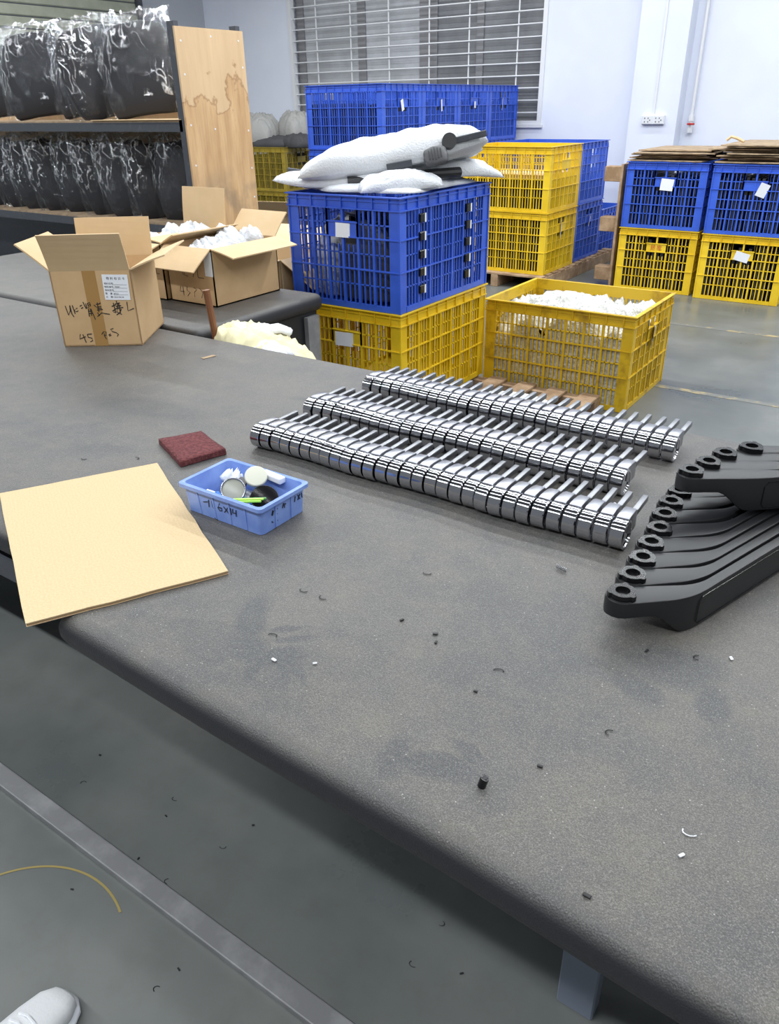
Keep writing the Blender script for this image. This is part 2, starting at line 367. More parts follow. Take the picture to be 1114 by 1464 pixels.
bm = B(); bb(bm, W0-.02, W1+.02, WT-.03, WT-.001, WZ0-.03, WZ0-.001); obj('window_sill', bm, TRIM, win)
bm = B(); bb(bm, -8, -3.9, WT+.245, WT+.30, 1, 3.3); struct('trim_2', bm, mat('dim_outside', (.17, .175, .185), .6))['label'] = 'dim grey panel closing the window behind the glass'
# conduit, socket, pipe
t = thing('wall_socket', 'white double power socket on the white wall column', 'socket', (-2.76, 8.8, 1.275))
bm = B(); bb(bm, -.114, .114, -.035, 0, 0, .085); bevel(bm, .004, 1); obj('back_box', bm, PAPER, t)
for x in (-.057, .057):
    bm = B(); bb(bm, x-.052, x+.052, -.041, -.034, .005, .080); bevel(bm, .003, 1); p = obj('face_plate', bm, TRIM, t)
    bm = B()
    for a, z in ((-.025, .058), (.01, .058), (-.025, .025), (.01, .025), (.028, .040)): bb(bm, x+a-.004, x+a+.004, -.0425, -.0405, z-.006, z+.006)
    obj('socket_hole', bm, INK, p)
bm = B(); bb(bm, -2.777, -2.757, 8.785, 8.8, 1.36, 4.6); tag(obj('conduit', bm, TRIM), 'thin white cable conduit running up the wall column from the socket', 'conduit')
t = thing('water_pipe', 'white water pipe with a red tap down the wall beside the column', 'pipe', (-2.43, 8.96, 1.2))
bm = B(); add_cyl(bm, (0, 0, .14), (0, 0, 3.3), .016, 12); obj('pipe', bm, TRIM, t, smooth=True)
bm = B(); add_cyl(bm, (0, 0, .10), (0, 0, .155), .028, 12); add_cyl(bm, (0, 0, -.005), (0, 0, .045), .028, 12); add_cyl(bm, (0, 0, .0), (0, 0, .12), .02, 12); obj('valve_body', bm, TRIM, t, smooth=True)
bm = B(); add_cyl(bm, (0, 0, .075), (0, -.05, .075), .012, 10); bb(bm, -.02, .055, -.062, -.05, .066, .084); bevel(bm, .004, 1); obj('tap_handle', bm, mat('red_handle', (.45, .03, .03), .4), t)
# worn yellow floor lines
YL = mat('worn_yellow_line', (.34, .27, .14), .5, vscale=9, vcol=(.15, .152, .14), lo=.42, hi=.52)
bm = B(); bb(bm, -1.55, 1.5, 5.95, 6.0, .0005, .0015); struct('trim_3', bm, YL)['label'] = 'worn yellow floor line'
bm = B(); bb(bm, -1.30, 1.5, 4.46, 4.51, .0005, .0015); struct('trim_4', bm, YL)['label'] = 'worn yellow floor line'
bm = B(); arc = [(-1.172+.238*math.cos(a), .2965+.238*math.sin(a)) for a in [math.radians(152-86*k/24) for k in range(25)]]
for (a, b_) in zip(arc, arc[1:]):
    A, D = Vector(a), Vector(b_); nrm = Vector((-(D-A).y, (D-A).x)).normalized()*.0025
    bm.faces.new([bm.verts.new((*p, .001)) for p in (A-nrm, D-nrm, D+nrm, A+nrm)])
struct('trim_5', bm, mat('curved_yellow_mark', (.30, .23, .07), .5))['label'] = 'curved yellow scuff line'

# ================================================================ BENCHES
t = thing('work_table', 'long workbench covered in dusty dark grey leatherette with a padded edge', 'table', (0, 0, 0))
bm = B(); prism(bm, [(1.6, .46), (1.6, 1.945), (-4.6, 1.945), (-4.6, .66), (-1.12, .66), (-1.09, .63), (-1.088, .565), (-1.076, .546), (-1.05, .541), (-.7, .528), (-.3, .520), (-.05, .506), (.6, .485)], .678, .75)
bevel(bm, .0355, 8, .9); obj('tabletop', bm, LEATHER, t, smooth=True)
bm = B(); bb(bm, -4.5, 1.5, .68, 1.88, .60, .657); obj('steel_frame', bm, STEEL, t)
for x, y in ((-.205, .88), (-.205, 1.8), (-4.3, .72), (-4.3, 1.8), (1.4, .88), (1.4, 1.8)):
    bm = B(); bb(bm, x-.035, x+.035, y-.02, y+.02, 0, .60); bevel(bm, .003, 1); obj('leg', bm, LEGM, t)
bm = B(); bb(bm, -1.9, 1.5, .560, .606, 0, .020); bevel(bm, .003, 2)
tag(obj('floor_rail', bm, RAIL), 'worn grey steel rail lying along the floor under the bench edge', 'rail')
t = thing('side_table', 'dark grey leatherette bench behind, carrying two open cartons', 'table', (0, 0, 0))
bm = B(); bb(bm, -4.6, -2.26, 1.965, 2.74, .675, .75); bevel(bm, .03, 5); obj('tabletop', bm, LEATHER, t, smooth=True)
bm = B(); bb(bm, -4.5, -2.285, 1.99, 2.71, .42, .68); obj('skirt', bm, BLK, t)
bm = B(); bb(bm, -2.29, -2.262, 2.62, 2.70, 0, .66); obj('leg', bm, RAIL, t)
for x, y in ((-4.4, 2.05), (-4.4, 2.65), (-2.33, 2.05)):
    bm = B(); bb(bm, x-.02, x+.02, y-.02, y+.02, 0, .45); obj('leg', bm, STEEL, t)

# ================================================================ CRATES
CW, CL, CH = .655, .85, .52
def face_parts(L, handle, seed=0):
    """lattice of one face in local coords: runs along X (length L), y=0 outer plane, inward +y"""
    bm = B(); x0, x1 = -L/2+.055, L/2-.055
    z0, z1 = .028, CH-.058
    ncol = 6 if L < .75 else 7; nin = 2 if L < .75 else 3
    pitch = (x1-x0)/ncol; zh0, zh1 = .30, .462; zop = .405
    def inh(x): return handle and abs(x) < pitch*1.02
    for c in range(ncol+1):
        x = x0+c*pitch
        if 0 < c < ncol: bb(bm, x-.0065, x+.0065, -.004, .012, z0, z1)
        if c < ncol:
            for k in range(1, nin+1):
                xs = x+pitch*k/(nin+1)
                top = zh0 if (handle and abs(xs) < pitch) else z1
                bb(bm, xs-.0035, xs+.0035, .001, .009, z0, top)
    for z, h, d in ((.335, .006, -.006), (.190, .006, -.006)): bb(bm, x0, x1, d+.0004, .010, z-h/2, z+h/2)
    for z in (.395, .262, .118):
        if handle and z > .3:
            bb(bm, x0, -pitch, .001, .009, z-.003, z+.003); bb(bm, pitch, x1, .001, .009, z-.003, z+.003)
        else: bb(bm, x0, x1, .001, .009, z-.003, z+.003)
    bb(bm, x0, x1, -.002, .010, .0, z0)
    if handle:
        bb(bm, -pitch, pitch, -.002, .006, .333, .402); bb(bm, -pitch, pitch, -.008, .014, .399, .405)
        for s in (-1, 1): bb(bm, s*pitch-.007, s*pitch+.007, -.004, .014, .333, z1)
    return bm
def place_face(bm, L, which):
    R = {'-y': 0, '+x': PI/2, '+y': PI, '-x': -PI/2}[which]
    off = {'-y': (0, -CL/2, 0), '+y': (0, CL/2, 0), '+x': (CW/2, 0, 0), '-x': (-CW/2, 0, 0)}[which]
    bmesh.ops.transform(bm, matrix=Matrix.Translation(off) @ Matrix.Rotation(R, 4, 'Z'), verts=bm.verts); return bm
CR = {}
def crate_meshes(m):
    if m.name in CR: return CR[m.name]
    def me(bm, n):
        x = bpy.data.meshes.new(n); bmesh.ops.recalc_face_normals(bm, faces=bm.faces); bm.to_mesh(x); bm.free(); x.materials.append(m); return x
    L = []
    for w in ('-y', '+y'): L.append(('side_panel', me(place_face(face_parts(CW, True), CW, w), 'short_panel')))
    for w in ('+x', '-x'): L.append(('side_panel', me(place_face(face_parts(CL, False), CL, w), 'long_panel')))
    bm = B()    # rim: band, flange, ribs
    hx, hy = CW/2, CL/2
    for s in (-1, 1):
        bb(bm, min(s*hx, s*(hx-.008)), max(s*hx, s*(hx-.008)), -hy, hy, CH-.060, CH)
        bb(bm, -hx+.009, hx-.009, min(s*hy, s*(hy-.008)), max(s*hy, s*(hy-.008)), CH-.060, CH)
        for z, e in ((CH-.003, .013), (CH-.058, .009), (CH-.022, .005)):
            bb(bm, min(s*(hx+e), s*(hx-.006)), max(s*(hx+e), s*(hx-.006)), -hy-e, hy+e, z-.003, z+.003)
            bb(bm, -hx+.007, hx-.007, min(s*(hy+e), s*(hy-.0055)), max(s*(hy+e), s*(hy-.0055)), z-.0028, z+.0028)
        for k in range(-3, 4):
            x = k*.0905; bb(bm, x-.002, x+.002, min(s*hy, s*(hy+.009)), max(s*hy, s*(hy+.009)), CH-.058, CH)
        for k in range(-4, 5):
            y = k*.0925; bb(bm, min(s*hx, s*(hx+.009)), max(s*hx, s*(hx+.009)), y-.002, y+.002, CH-.058, CH)
    L.append(('rim', me(bm, 'rim')))
    for sx in (-1, 1):
        for sy in (-1, 1):
            bm = B(); X = sx*hx; Y = sy*hy
            bb(bm, min(X, X-sx*.058), max(X, X-sx*.058), min(Y, Y-sy*.008), max(Y, Y-sy*.008), 0, CH-.058)
            bb(bm, min(X-sx*.0004, X-sx*.008), max(X-sx*.0004, X-sx*.008), min(Y-sy*.0082, Y-sy*.058), max(Y-sy*.0082, Y-sy*.058), 0, CH-.0585)
            bb(bm, min(X+sx*.005, X-sx*.004), max(X+sx*.005, X-sx*.004), min(Y+sy*.005, Y-sy*.004), max(Y+sy*.005, Y-sy*.004), 0, CH-.03)
            for z in (.19, .335):
                bb(bm, min(X+sx*.006, X-sx*.054), max(X+sx*.006, X-sx*.054), min(Y+sy*.006, Y-sy*.004), max(Y+sy*.006, Y-sy*.004), z-.003, z+.003)
                bb(bm, min(X+sx*.006, X-sx*.004), max(X+sx*.006, X-sx*.004), min(Y-sy*.0045, Y-sy*.054), max(Y-sy*.0045, Y-sy*.054), z-.0028, z+.0028)
            L.append(('corner_post', me(bm, 'corner_post')))
    bm = B(); bb(bm, -hx+.004, hx-.004, -hy+.004, hy-.004, 0, .012)
    L.append(('base', me(bm, 'base')))
    CR[m.name] = L; return L
def crate(m, s0, t0, z0, rotd, label, group, name='plastic_crate', tagside=None, tagargs=(0, .37, .09, .06, 0), jit=0):
    """s0,t0 = low corner; rotd=True puts the long side along X"""
    if rotd: c = (s0+CL/2, t0+CW/2, z0); rz = PI/2
    else: c = (s0+CW/2, t0+CL/2, z0); rz = 0
    e = thing(name, label, 'crate', c, rz+jit, group)
    for n, me in crate_meshes(m): obj(n, me, None, e)
    if tagside:
        x, z, w, h, tl = tagargs; bm = B()
        add_box(bm, (0, 0, 0), (w, .0015, h))
        for v in bm.verts: v.co.y += .01*math.sin(v.co.x*40)
        o = obj('label_tag', bm, PAPER, e); o['label'] = 'white paper tag'
        d = -CL/2-.013 if tagside == '-y' else CL/2+.013
        o.location = (x, d, z); o.rotation_euler = (0, tl, 0)
    return e
def packed(s0, t0, z0, rotd, h, label, m=DKPART, size=None):
    """black mouldings stood tightly in a crate: a ridged block"""
    w, l = size or ((CL, CW) if rotd else (CW, CL)); bm = B(); n = 16
    for k in range(n):
        x = -w/2+.02+(w-.04)*k/n; hh = h*(.86+.14*random.random())
        bb(bm, x, x+(w-.04)/n*.6, -l/2+.02, l/2-.02, 0, hh)
    o = obj('packed_parts', bm, m, loc=(s0+w/2, t0+l/2, z0+.014)); tag(o, label, 'parts', kind='stuff'); return o

# --- front stack on its pallet
def pallet(s0, t0, w, d, h, label, along='y', n=7, bw=.09, cx=None):
    e = thing('wooden_pallet', label, 'pallet', (s0, t0, 0)); th = .018
    for k in range(n):
        bm = B(); j = random.uniform(-.008, .008)
        if along == 'y':
            x = (w-bw)*k/(n-1); bb(bm, x, x+bw, j, d+j, h-th, h)
        else:
            y = (d-bw)*k/(n-1); bb(bm, j, w+j, y, y+bw, h-th, h)
        bevel(bm, .003, 1); obj('deck_board', bm, WOOD, e)
    for k in range(3):
        bm = B()
        if along == 'y': y = (d-.07)*k/2; bb(bm, 0, w, y, y+.07, .0, h-th)
        else: x = (w-.07)*k/2; bb(bm, x, x+.07, 0, d, .0, h-th)
        bevel(bm, .003, 1); obj('bearer', bm, WOOD, e)
    return e
pallet(-2.72, 3.06, 1.40, .84, .09, 'weathered wooden pallet on the floor under the front crate stack', 'y', 8, .10)
FS, FT = -2.705, 3.05
crate(YELD if False else YEL, FS, FT, .09, False, 'lower yellow lattice crate under the big front blue crate', None, tagside='-y', tagargs=(-.01, .36, .10, .07, .02))
crate(BLUE, FS, FT, .612, False, 'front blue lattice crate heaped with foam-wrapped parts', None, tagside='-y', tagargs=(.01, .365, .07, .065, .05))
crate(YELD, -2.045, 3.93, .002, True, 'open dirty yellow crate full of clear bubble bags on the floor', None, tagside='-y', tagargs=(.0, .35, .07, .11, .05))
# bubble bags inside the open crate: rough heap
bm = lump(1.02, .80, .46, 44, .10, 5.0, 3, p=7, flat=.03)
for v in bm.verts: v.co.x = max(-.412, min(.412, v.co.x)); v.co.y = max(-.314, min(.314, v.co.y)); v.co.z = min(v.co.z, .475)
o = obj('bubble_bags', bm, FOAMB, smooth='all', loc=(-2.045+CL/2, 3.93+CW/2, .016)); tag(o, 'clear bubble-wrap bags heaped in the open yellow crate', 'bubble wrap', kind='stuff')
bm = lump(.5, .34, .09, 24, .2, 5, 8, p=3, flat=.15)
o = obj('bubble_bag', bm, FOAMB, smooth='all', loc=(-1.66, 4.30, .42)); tag(o, 'crumpled bubble bag topping the heap in the open yellow crate', 'bubble wrap')

# --- front blue crate contents: nested grey shells with black tabs, wrapped seats
SHELL = mat('grey_moulded_shell', (.12, .12, .125), .4)
for k in range(5):
    e = thing('moulded_shell', 'grey moulded shell, %s from the bottom inside the front blue crate' % ORD[k], 'shell', (FS+.455, FT+.42, .625+.012+k*.082), 0, 'grey shells nested in the front blue crate')
    bm = B(); N = 12
    rows = []
    for j in range(N+1):
        v = 2*j/N-1
        rows.append([bm.verts.new((u*.19, v*.36, .045*(u*u+v*v*v*v)*1.0+.005)) for u in [2*i/8-1 for i in range(9)]])
    for j in range(N):
        for i in range(8): bm.faces.new((rows[j][i], rows[j][i+1], rows[j+1][i+1], rows[j+1][i]))
    bmesh.ops.solidify(bm, geom=bm.faces[:], thickness=.008)
    obj('shell', bm, SHELL, e, smooth='all')
    for y in (-.24, .20):
        bm = B(); bb(bm, .175, .215, y-.025, y+.025, .045, .085); bevel(bm, .004, 1); tb = obj('tab', bm, BLKG, e)
        bm = B(); bb(bm, .2152, .2165, y+.012, y+.024, .045, .085); obj('tab_edge', bm, PAPER, tb)
packed(FS+.22, FT+.12, .63, False, .41, 'dark parts packed against the right side inside the front blue crate', size=(.37, .72))
bm = lump(.24, .7, .38, 18, .10, 4, 21, p=5, flat=.05)
tag(obj('foam_wrapped_part', bm, FOAM, smooth='all', loc=(FS+.155, FT+.40, .63)), 'foam-wrapped part standing at the left inside the front blue crate', 'wrapped part')
bm = lump(.34, .10, .36, 18, .05, 3, 23, p=4, flat=.05)
tag(obj('wrapped_pad', bm, BAGD, smooth='all', loc=(FS+.40, FT+.085, .64)), 'black padded part behind the handle opening of the front blue crate', 'seat pad')
# foam wrapped armatures on top
def foambag(w, d, h, loc, rot, seed, label, bend=None, m=FOAM, n=22, amp=.09):
    bm = lump(w, d, h, n, amp, 2.6, seed, p=2.4, flat=.2, bend=bend, pinch=.6)
    o = obj('foam_wrapped_part', bm, m, smooth='all', loc=loc); o.rotation_euler = rot
    return tag(o, label, 'wrapped part', 'foam-wrapped parts heaped on the front blue crate')
G_ = 'foam-wrapped parts heaped on the front blue crate'
def foam(w, d, h, loc, rot, seed, label, bend=None, sx=1, sy=1, amp=.09, n=34, fr=4):
    bm = lump(w, d, h, n, amp, fr, seed, p=2.2, flat=.14, bend=bend, pinch=1, sx=sx, sy=sy)
    o = obj('foam_wrapped_part', bm, FOAM, smooth='all', loc=loc); o.rotation_euler = rot
    return tag(o, label, 'wrapped part', G_)
foam(.64, .80, .06, (-2.38, 3.48, 1.132), (0, 0, .02), 31, 'flat foam-wrapped part lying lowest over the rim of the front blue crate', sx=1.3)
foam(.74, .34, .08, (-2.50, 3.30, 1.150), (0, -.02, .42), 33, 'foam-wrapped part with a pointed end at the left rim of the front blue crate', bend=lambda u, v: .03*u*u+.01*math.sin(3*u), sx=.6, sy=1.4)
foam(.40, .17, .09, (-2.17, 3.24, 1.140), (.0, -.05, .75), 36, 'small foam-wrapped part at the near corner of the front blue crate', sx=.6, sy=1.3)
foam(.62, .20, .09, (-2.15, 3.66, 1.145), (.05, .0, 1.25), 35, 'foam-wrapped part along the right rim of the front blue crate', bend=lambda u, v: .03*(1-u*u), sx=.6, sy=1.4)
bm = B(); tube(bm, [(-2.42, 3.16, 1.175), (-2.25, 3.30, 1.185), (-2.12, 3.46, 1.20), (-2.06, 3.60, 1.20)], .024, 12)
tag(obj('black_bar', bm, BLK, smooth=True), 'black curved bar peeking out between the foam-wrapped parts', 'bar')
BUND = thing('foam_wrapped_armature', 'long foam-wrapped armature tilted across the top of the front blue crate', 'wrapped part', (-2.36, 3.44, 1.195), .60, G_)
bm = lump(.90, .46, .165, 48, .085, 4.2, 45, p=3.4, flat=.10, bend=lambda u, v: .075*u+.02*u*u-.035*v+.006*math.sin(v*9+u*3), pinch=1, sx=.45, sy=1.5)
obj('foam_sleeve', bm, FOAM, BUND, smooth='all')
bm = B(); add_box(bm, (-.47, .02, .015), (.10, .02, .028), Matrix.Rotation(.15, 3, 'Y')); bevel(bm, .003, 1); obj('bracket_end', bm, STEEL, BUND)
bm = lump(.115, .10, .03, 14, .02, 2, 43, p=2.4, flat=.35); o = obj('pad', bm, mat('grey_rubber', (.07, .07, .075), .5), BUND, smooth='all'); o.location = (.21, -.255, .085); o.rotation_euler = (.95, -.2, 0)
for k in range(5):
    bm = B(); add_box(bm, (-.03+k*.014, .0, .034-.0012*abs(k-2)), (.004, .06-.008*abs(k-2), .004)); obj('rib', bm, BLK, o)
bm = B(); add_cyl(bm, (.27, -.18, .14), (.275, -.225, .155), .034, 20); obj('hub', bm, BLK, BUND, smooth=True)
bm = B(); add_box(bm, (.365, -.205, .165), (.17, .012, .028), Matrix.Rotation(-.2, 3, 'Y')); bevel(bm, .003, 1); obj('bracket', bm, STEEL, BUND)
bm = B(); add_box(bm, (.04, -.245, .055), (.12, .012, .032), Matrix.Rotation(-.15, 3, 'Y')); bevel(bm, .003, 1); obj('bracket', bm, STEEL, BUND)

# --- back yellow/blue block on pallet
PH = .125
pallet(-3.80, 6.50, .95, 1.75, PH, 'long wooden pallet under the yellow and blue crates in the middle background', 'x', 13, .09)
crate(YEL, -3.73, 6.57, PH+.002, True, 'lower yellow crate on the pallet in the middle background', None, tagside='-y', tagargs=(-.02, .36, .045, .15, .03))
crate(YEL, -3.73, 6.57, PH+.524, True, 'upper yellow crate half full in the middle background', None)
crate(BLUE, -3.745, 7.27, PH+.002, True, 'lower blue crate directly behind the lower yellow crate on the pallet', None, tagside='-y', tagargs=(.0, .34, .05, .09, .4))
crate(BLUE, -3.745, 7.27, PH+.524, True, 'upper blue crate directly behind the upper yellow crate on the pallet', None)
packed(-3.73, 6.57, PH, True, .46, 'dark parts packed in the lower yellow crate on the background pallet')
packed(-3.73, 6.57, PH+.522, True, .25, 'dark parts packed in the upper yellow crate on the background pallet')
packed(-3.745, 7.27, PH, True, .46, 'dark parts packed in the lower blue crate on the background pallet')
packed(-3.745, 7.27, PH+.522, True, .24, 'dark parts packed in the upper blue crate on the background pallet')
bm = B(); bb(bm, -3.69, -2.93, 6.61, 7.18, .905, .945); tag(obj('cardboard_liner', bm, CARDIN), 'flat cardboard liner over the parts in the upper yellow background crate', 'cardboard')
crate(BLUE, -3.79, 8.02, .002, True, 'low blue crate on the floor farthest behind the background pallet', None)
packed(-3.79, 8.02, 0, True, .40, 'dark parts in the low blue crate farthest behind the pallet')

# --- right stacks
crate(YEL, -2.355, 6.985, .002, False, 'lower yellow crate with red writing in the left of the two right-hand stacks', None)
crate(BLUE, -2.355, 6.985, .524, False, 'upper blue crate with a tag on its handle in the left right-hand stack', None, tagside='-y', tagargs=(.02, .35, .10, .09, .08))
crate(YEL, -1.640, 6.93, .002, False, 'lower yellow crate with a tilted tag in the rightmost stack', None, tagside='-y', tagargs=(.0, .36, .11, .07, .25))
crate(BLUE, -1.640, 6.93, .524, False, 'upper blue crate in the rightmost stack', None, tagside='-y', tagargs=(.06, .34, .07, .10, .35))
packed(-2.355, 6.985, 0, False, .44, 'dark parts in the lower yellow crate, left right-hand stack'); packed(-2.355, 6.985, .522, False, .42, 'dark parts in the upper blue crate, left right-hand stack')
packed(-1.64, 6.93, 0, False, .44, 'dark parts in the lower yellow crate of the rightmost stack'); packed(-1.64, 6.93, .522, False, .42, 'dark parts in the upper blue crate of the rightmost stack')
# standing pallet left of the right-hand stacks
e = thing('upright_pallet', 'wooden pallet standing on edge at the left of the right-hand crate stacks', 'pallet', (-2.40, 7.0, 0))
for z in (.05, .47, .88):
    bm = B(); bb(bm, -.17, -.02, .02, .14, z, z+.12); bevel(bm, .004, 1); obj('block', bm, WOOD, e)
    bm = B(); bb(bm, -.17, -.02, .55, .67, z, z+.12); bevel(bm, .004, 1); obj('block', bm, WOOD, e)
bm = B(); bb(bm, -.02, .0, 0, .8, 0, 1.02); obj('board', bm, WOOD, e)
# cardboard sheets on right stacks
def sheet(x0, x1, y0, y1, z, th, rz, label, seed, grp):
    bm = B(); random.seed(seed); pts = []
    n = 10
    for k in range(n): pts.append((x0+(x1-x0)*k/n, y0+random.uniform(-.015, .015)))
    for k in range(4): pts.append((x1+random.uniform(-.015, .015), y0+(y1-y0)*k/4))
    for k in range(4): pts.append((x1+(x0-x1)*k/4, y1))
    for k in range(4): pts.append((x0+random.uniform(-.015, .015), y1+(y0-y1)*k/4))
    cx, cy = (x0+x1)/2, (y0+y1)/2
    prism(bm, [(p[0]-cx, p[1]-cy) for p in pts], 0, th)
    o = obj('cardboard_sheet', bm, CARDOLD, loc=(cx, cy, z)); o.rotation_euler = (random.uniform(-.006, .006), random.uniform(-.006, .006), rz)
    return tag(o, label, 'cardboard', grp)
z = 1.05
for k in range(6):
    sheet(-2.36+.03*((k*7) % 3)-.06*(k == 1), -1.72+.03*((k*5) % 3)-.02, 6.98+.03*((k*3) % 4), 7.75, z, .007+.003*(k % 2), random.uniform(-.05, .05), 'flattened cardboard sheet, %s from the bottom on the left right-hand crate stack' % ORD[k], 50+k, 'cardboard sheets on the left right-hand stack'); z += .0145
z = 1.05
for k in range(9):
    sheet(-1.64-.07*(k == 6)+.03*((k*5) % 3), -.95, 6.92+.03*((k*3) % 4), 7.75, z, .008, random.uniform(-.05, .05), 'flattened cardboard sheet, %s from the bottom on the rightmost crate stack' % ORD[k], 70+k, 'cardboard sheets on the rightmost stack'); z += .0155
bm = B(); tube(bm, [(-1.60, 7.0, 1.21), (-1.57, 7.0, 1.235), (-1.53, 7.0, 1.225), (-1.47, 7.0, 1.20)], .012, 6); tag(obj('cardboard_scrap', bm, CARDIN), 'curled cardboard strip on the sheets of the rightmost stack', 'cardboard')
# red characters on yellow crate
def text_mesh(s, size, m, name, parent, loc, rot, ext=.0004):
    cu = bpy.data.curves.new(name, 'FONT'); cu.body = s; cu.size = size; cu.extrude = ext; cu.align_x = 'LEFT'; cu.resolution_u = 2
    to = bpy.data.objects.new(name, cu); C.objects.link(to); dg = bpy.context.evaluated_depsgraph_get()
    me = bpy.data.meshes.new_from_object(to.evaluated_get(dg)); bpy.data.objects.remove(to)
    me.materials.clear(); me.materials.append(m)
    o = bpy.data.objects.new(name, me); C.objects.link(o); o.parent = parent; o.location = loc; o.rotation_euler = rot
    return o
cr_red = [o for o in C.objects if o.get('label', '').startswith('lower yellow crate with red')][0]
text_mesh('热库', .05, mat('red_print', (.55, .09, .03), .6), 'red_writing', cr_red, (-.05, -CL/2-.0035, .350), (PI/2, 0, 0))

# --- back-left blue wall of crates (three high)
BX, BT = -5.19, 6.20
names = ['nearest', 'second', 'third', 'farthest']
pallet(BX-.05, BT-.02, .98, 2.66, .10, 'wooden pallet under the tall blue crate wall below the window', 'x', 16, .09)
for k in range(4):
    for L, lev in enumerate(('bottom', 'middle', 'top')):
        crate(BLUE, BX, BT+k*.664, .102+L*.522, True, '%s blue crate of the %s layer in the wall of crates below the window' % (names[k], lev), 'blue crates stacked below the window',
              tagside='-y' if L == 2 else None, tagargs=((-.02, .35, .07, .09, -.25), (.0, .34, .05, .10, -.1), (.0, .34, .07, .06, .0), (-.05, .34, .02, .12, .1))[k])
    packed(BX, BT+k*.664, .102+1.044, True, .36, 'dark parts in the %s top blue crate below the window' % names[k])
# --- far left yellow crates with bags
crate(YELSHADE, -8.05, 8.10, .002, True, 'lower shaded yellow crate in the corner behind the plywood shelf side', None)
crate(YELSHADE, -8.05, 8.10, .524, True, 'upper shaded yellow crate heaped with grey sacks behind the plywood shelf side', None)
packed(-8.05, 8.1, .0, True, .42, 'dark parts in the lower old yellow corner crate'); packed(-8.05, 8.1, .522, True, .42, 'dark parts in the upper old yellow corner crate')
for i, (w, d, h, x, y, z, rz, m, lb) in enumerate([(.95, .6, .14, -7.6, 8.42, 1.03, .1, BAGD, 'charcoal fabric sack lying lowest on the old yellow corner crate'),
        (.60, .5, .36, -7.86, 8.36, 1.07, .2, BAGG, 'crumpled pale grey sack beside the plywood on the old yellow corner crate'),
        (.55, .45, .34, -7.42, 8.62, 1.10, -.4, BAGG, 'pale grey sack piled behind on the old yellow corner crate'),
        (.50, .35, .16, -7.14, 8.32, 1.03, -.3, BAGD, 'grey fabric sack drooping over the corner of the old yellow crate')]):
    bm = lump(w, d, h, 34, .07, 6.0, 60+i, p=3.4, flat=.10, sx=.6); o = obj('fabric_sack', bm, m, smooth='all', loc=(x, y, z)); o.rotation_euler = (0, 0, rz); tag(o, lb, 'sack', 'sacks on the old yellow crate')

# ================================================================ SHELF RACK
SX, ST = -4.42, 4.0
e = thing('shelf_rack', 'dark steel shelf rack with plywood side holding bagged black cushions', 'shelf', (SX, ST, 0))
for nm, x0, x1, y0, y1 in (('upright', -.065, .0, 0, .04), ('upright', -.06, 0, .56, .60), ('upright', -3.9, -3.86, 0, .04), ('upright', -3.9, -3.86, .56, .60)):
    bm = B(); bb(bm, x0, x1, y0, y1, 0, 2.0); obj(nm, bm, STEEL, e)
for z in (.74, 1.42):
    bm = B(); bb(bm, -3.86, -.035, 0, .035, z-.06, z); obj('front_beam', bm, STEEL, e)
    bm = B(); bb(bm, -3.86, -.035, .565, .6, z-.06, z); obj('rear_beam', bm, STEEL, e)
    bm = B(); bb(bm, -3.86, -.035, .0, .60, z, z+.012); obj('shelf_board', bm, CARDOLD, e)
bm = B(); bb(bm, -3.86, -.035, .565, .6, 1.88, 1.94); obj('rear_beam', bm, STEEL, e)
bm = B(); bb(bm, -3.86, -.035, .602, .612, .9, 1.88); obj('back_panel', bm, PLY, e)
bm = B(); bb(bm, -3.86, -.035, .602, .612, .05, .68); obj('back_panel', bm, STEEL, e)
bm = B(); bb(bm, .001, .016, -.01, .61, -.95, 1.02); pl = obj('side_panel', bm, PLY, e, loc=(0, 0, .95)); pl['label'] = 'water-stained plywood side panel'
for y, z in [(.03, .94), (.3, .975), (.56, .96), (.03, .75), (.58, .8), (.03, .45), (.58, .4), (.03, .2), (.58, .15), (.25, .42), (.03, -.1), (.58, -.05)]:
    bm = B(); add_cyl(bm, (.0155, y, z), (.018, y, z), .007, 8); obj('screw', bm, TRIM, pl)
bm = B(); bb(bm, -.5, -.04, .575, .60, 1.44, 1.60); obj('cardboard_backing', bm, CARD, e)
bm = B(); bb(bm, -1.0, -.04, -.015, .5, 1.433, 1.437); obj('cardboard_lining', bm, CARDIN, e)
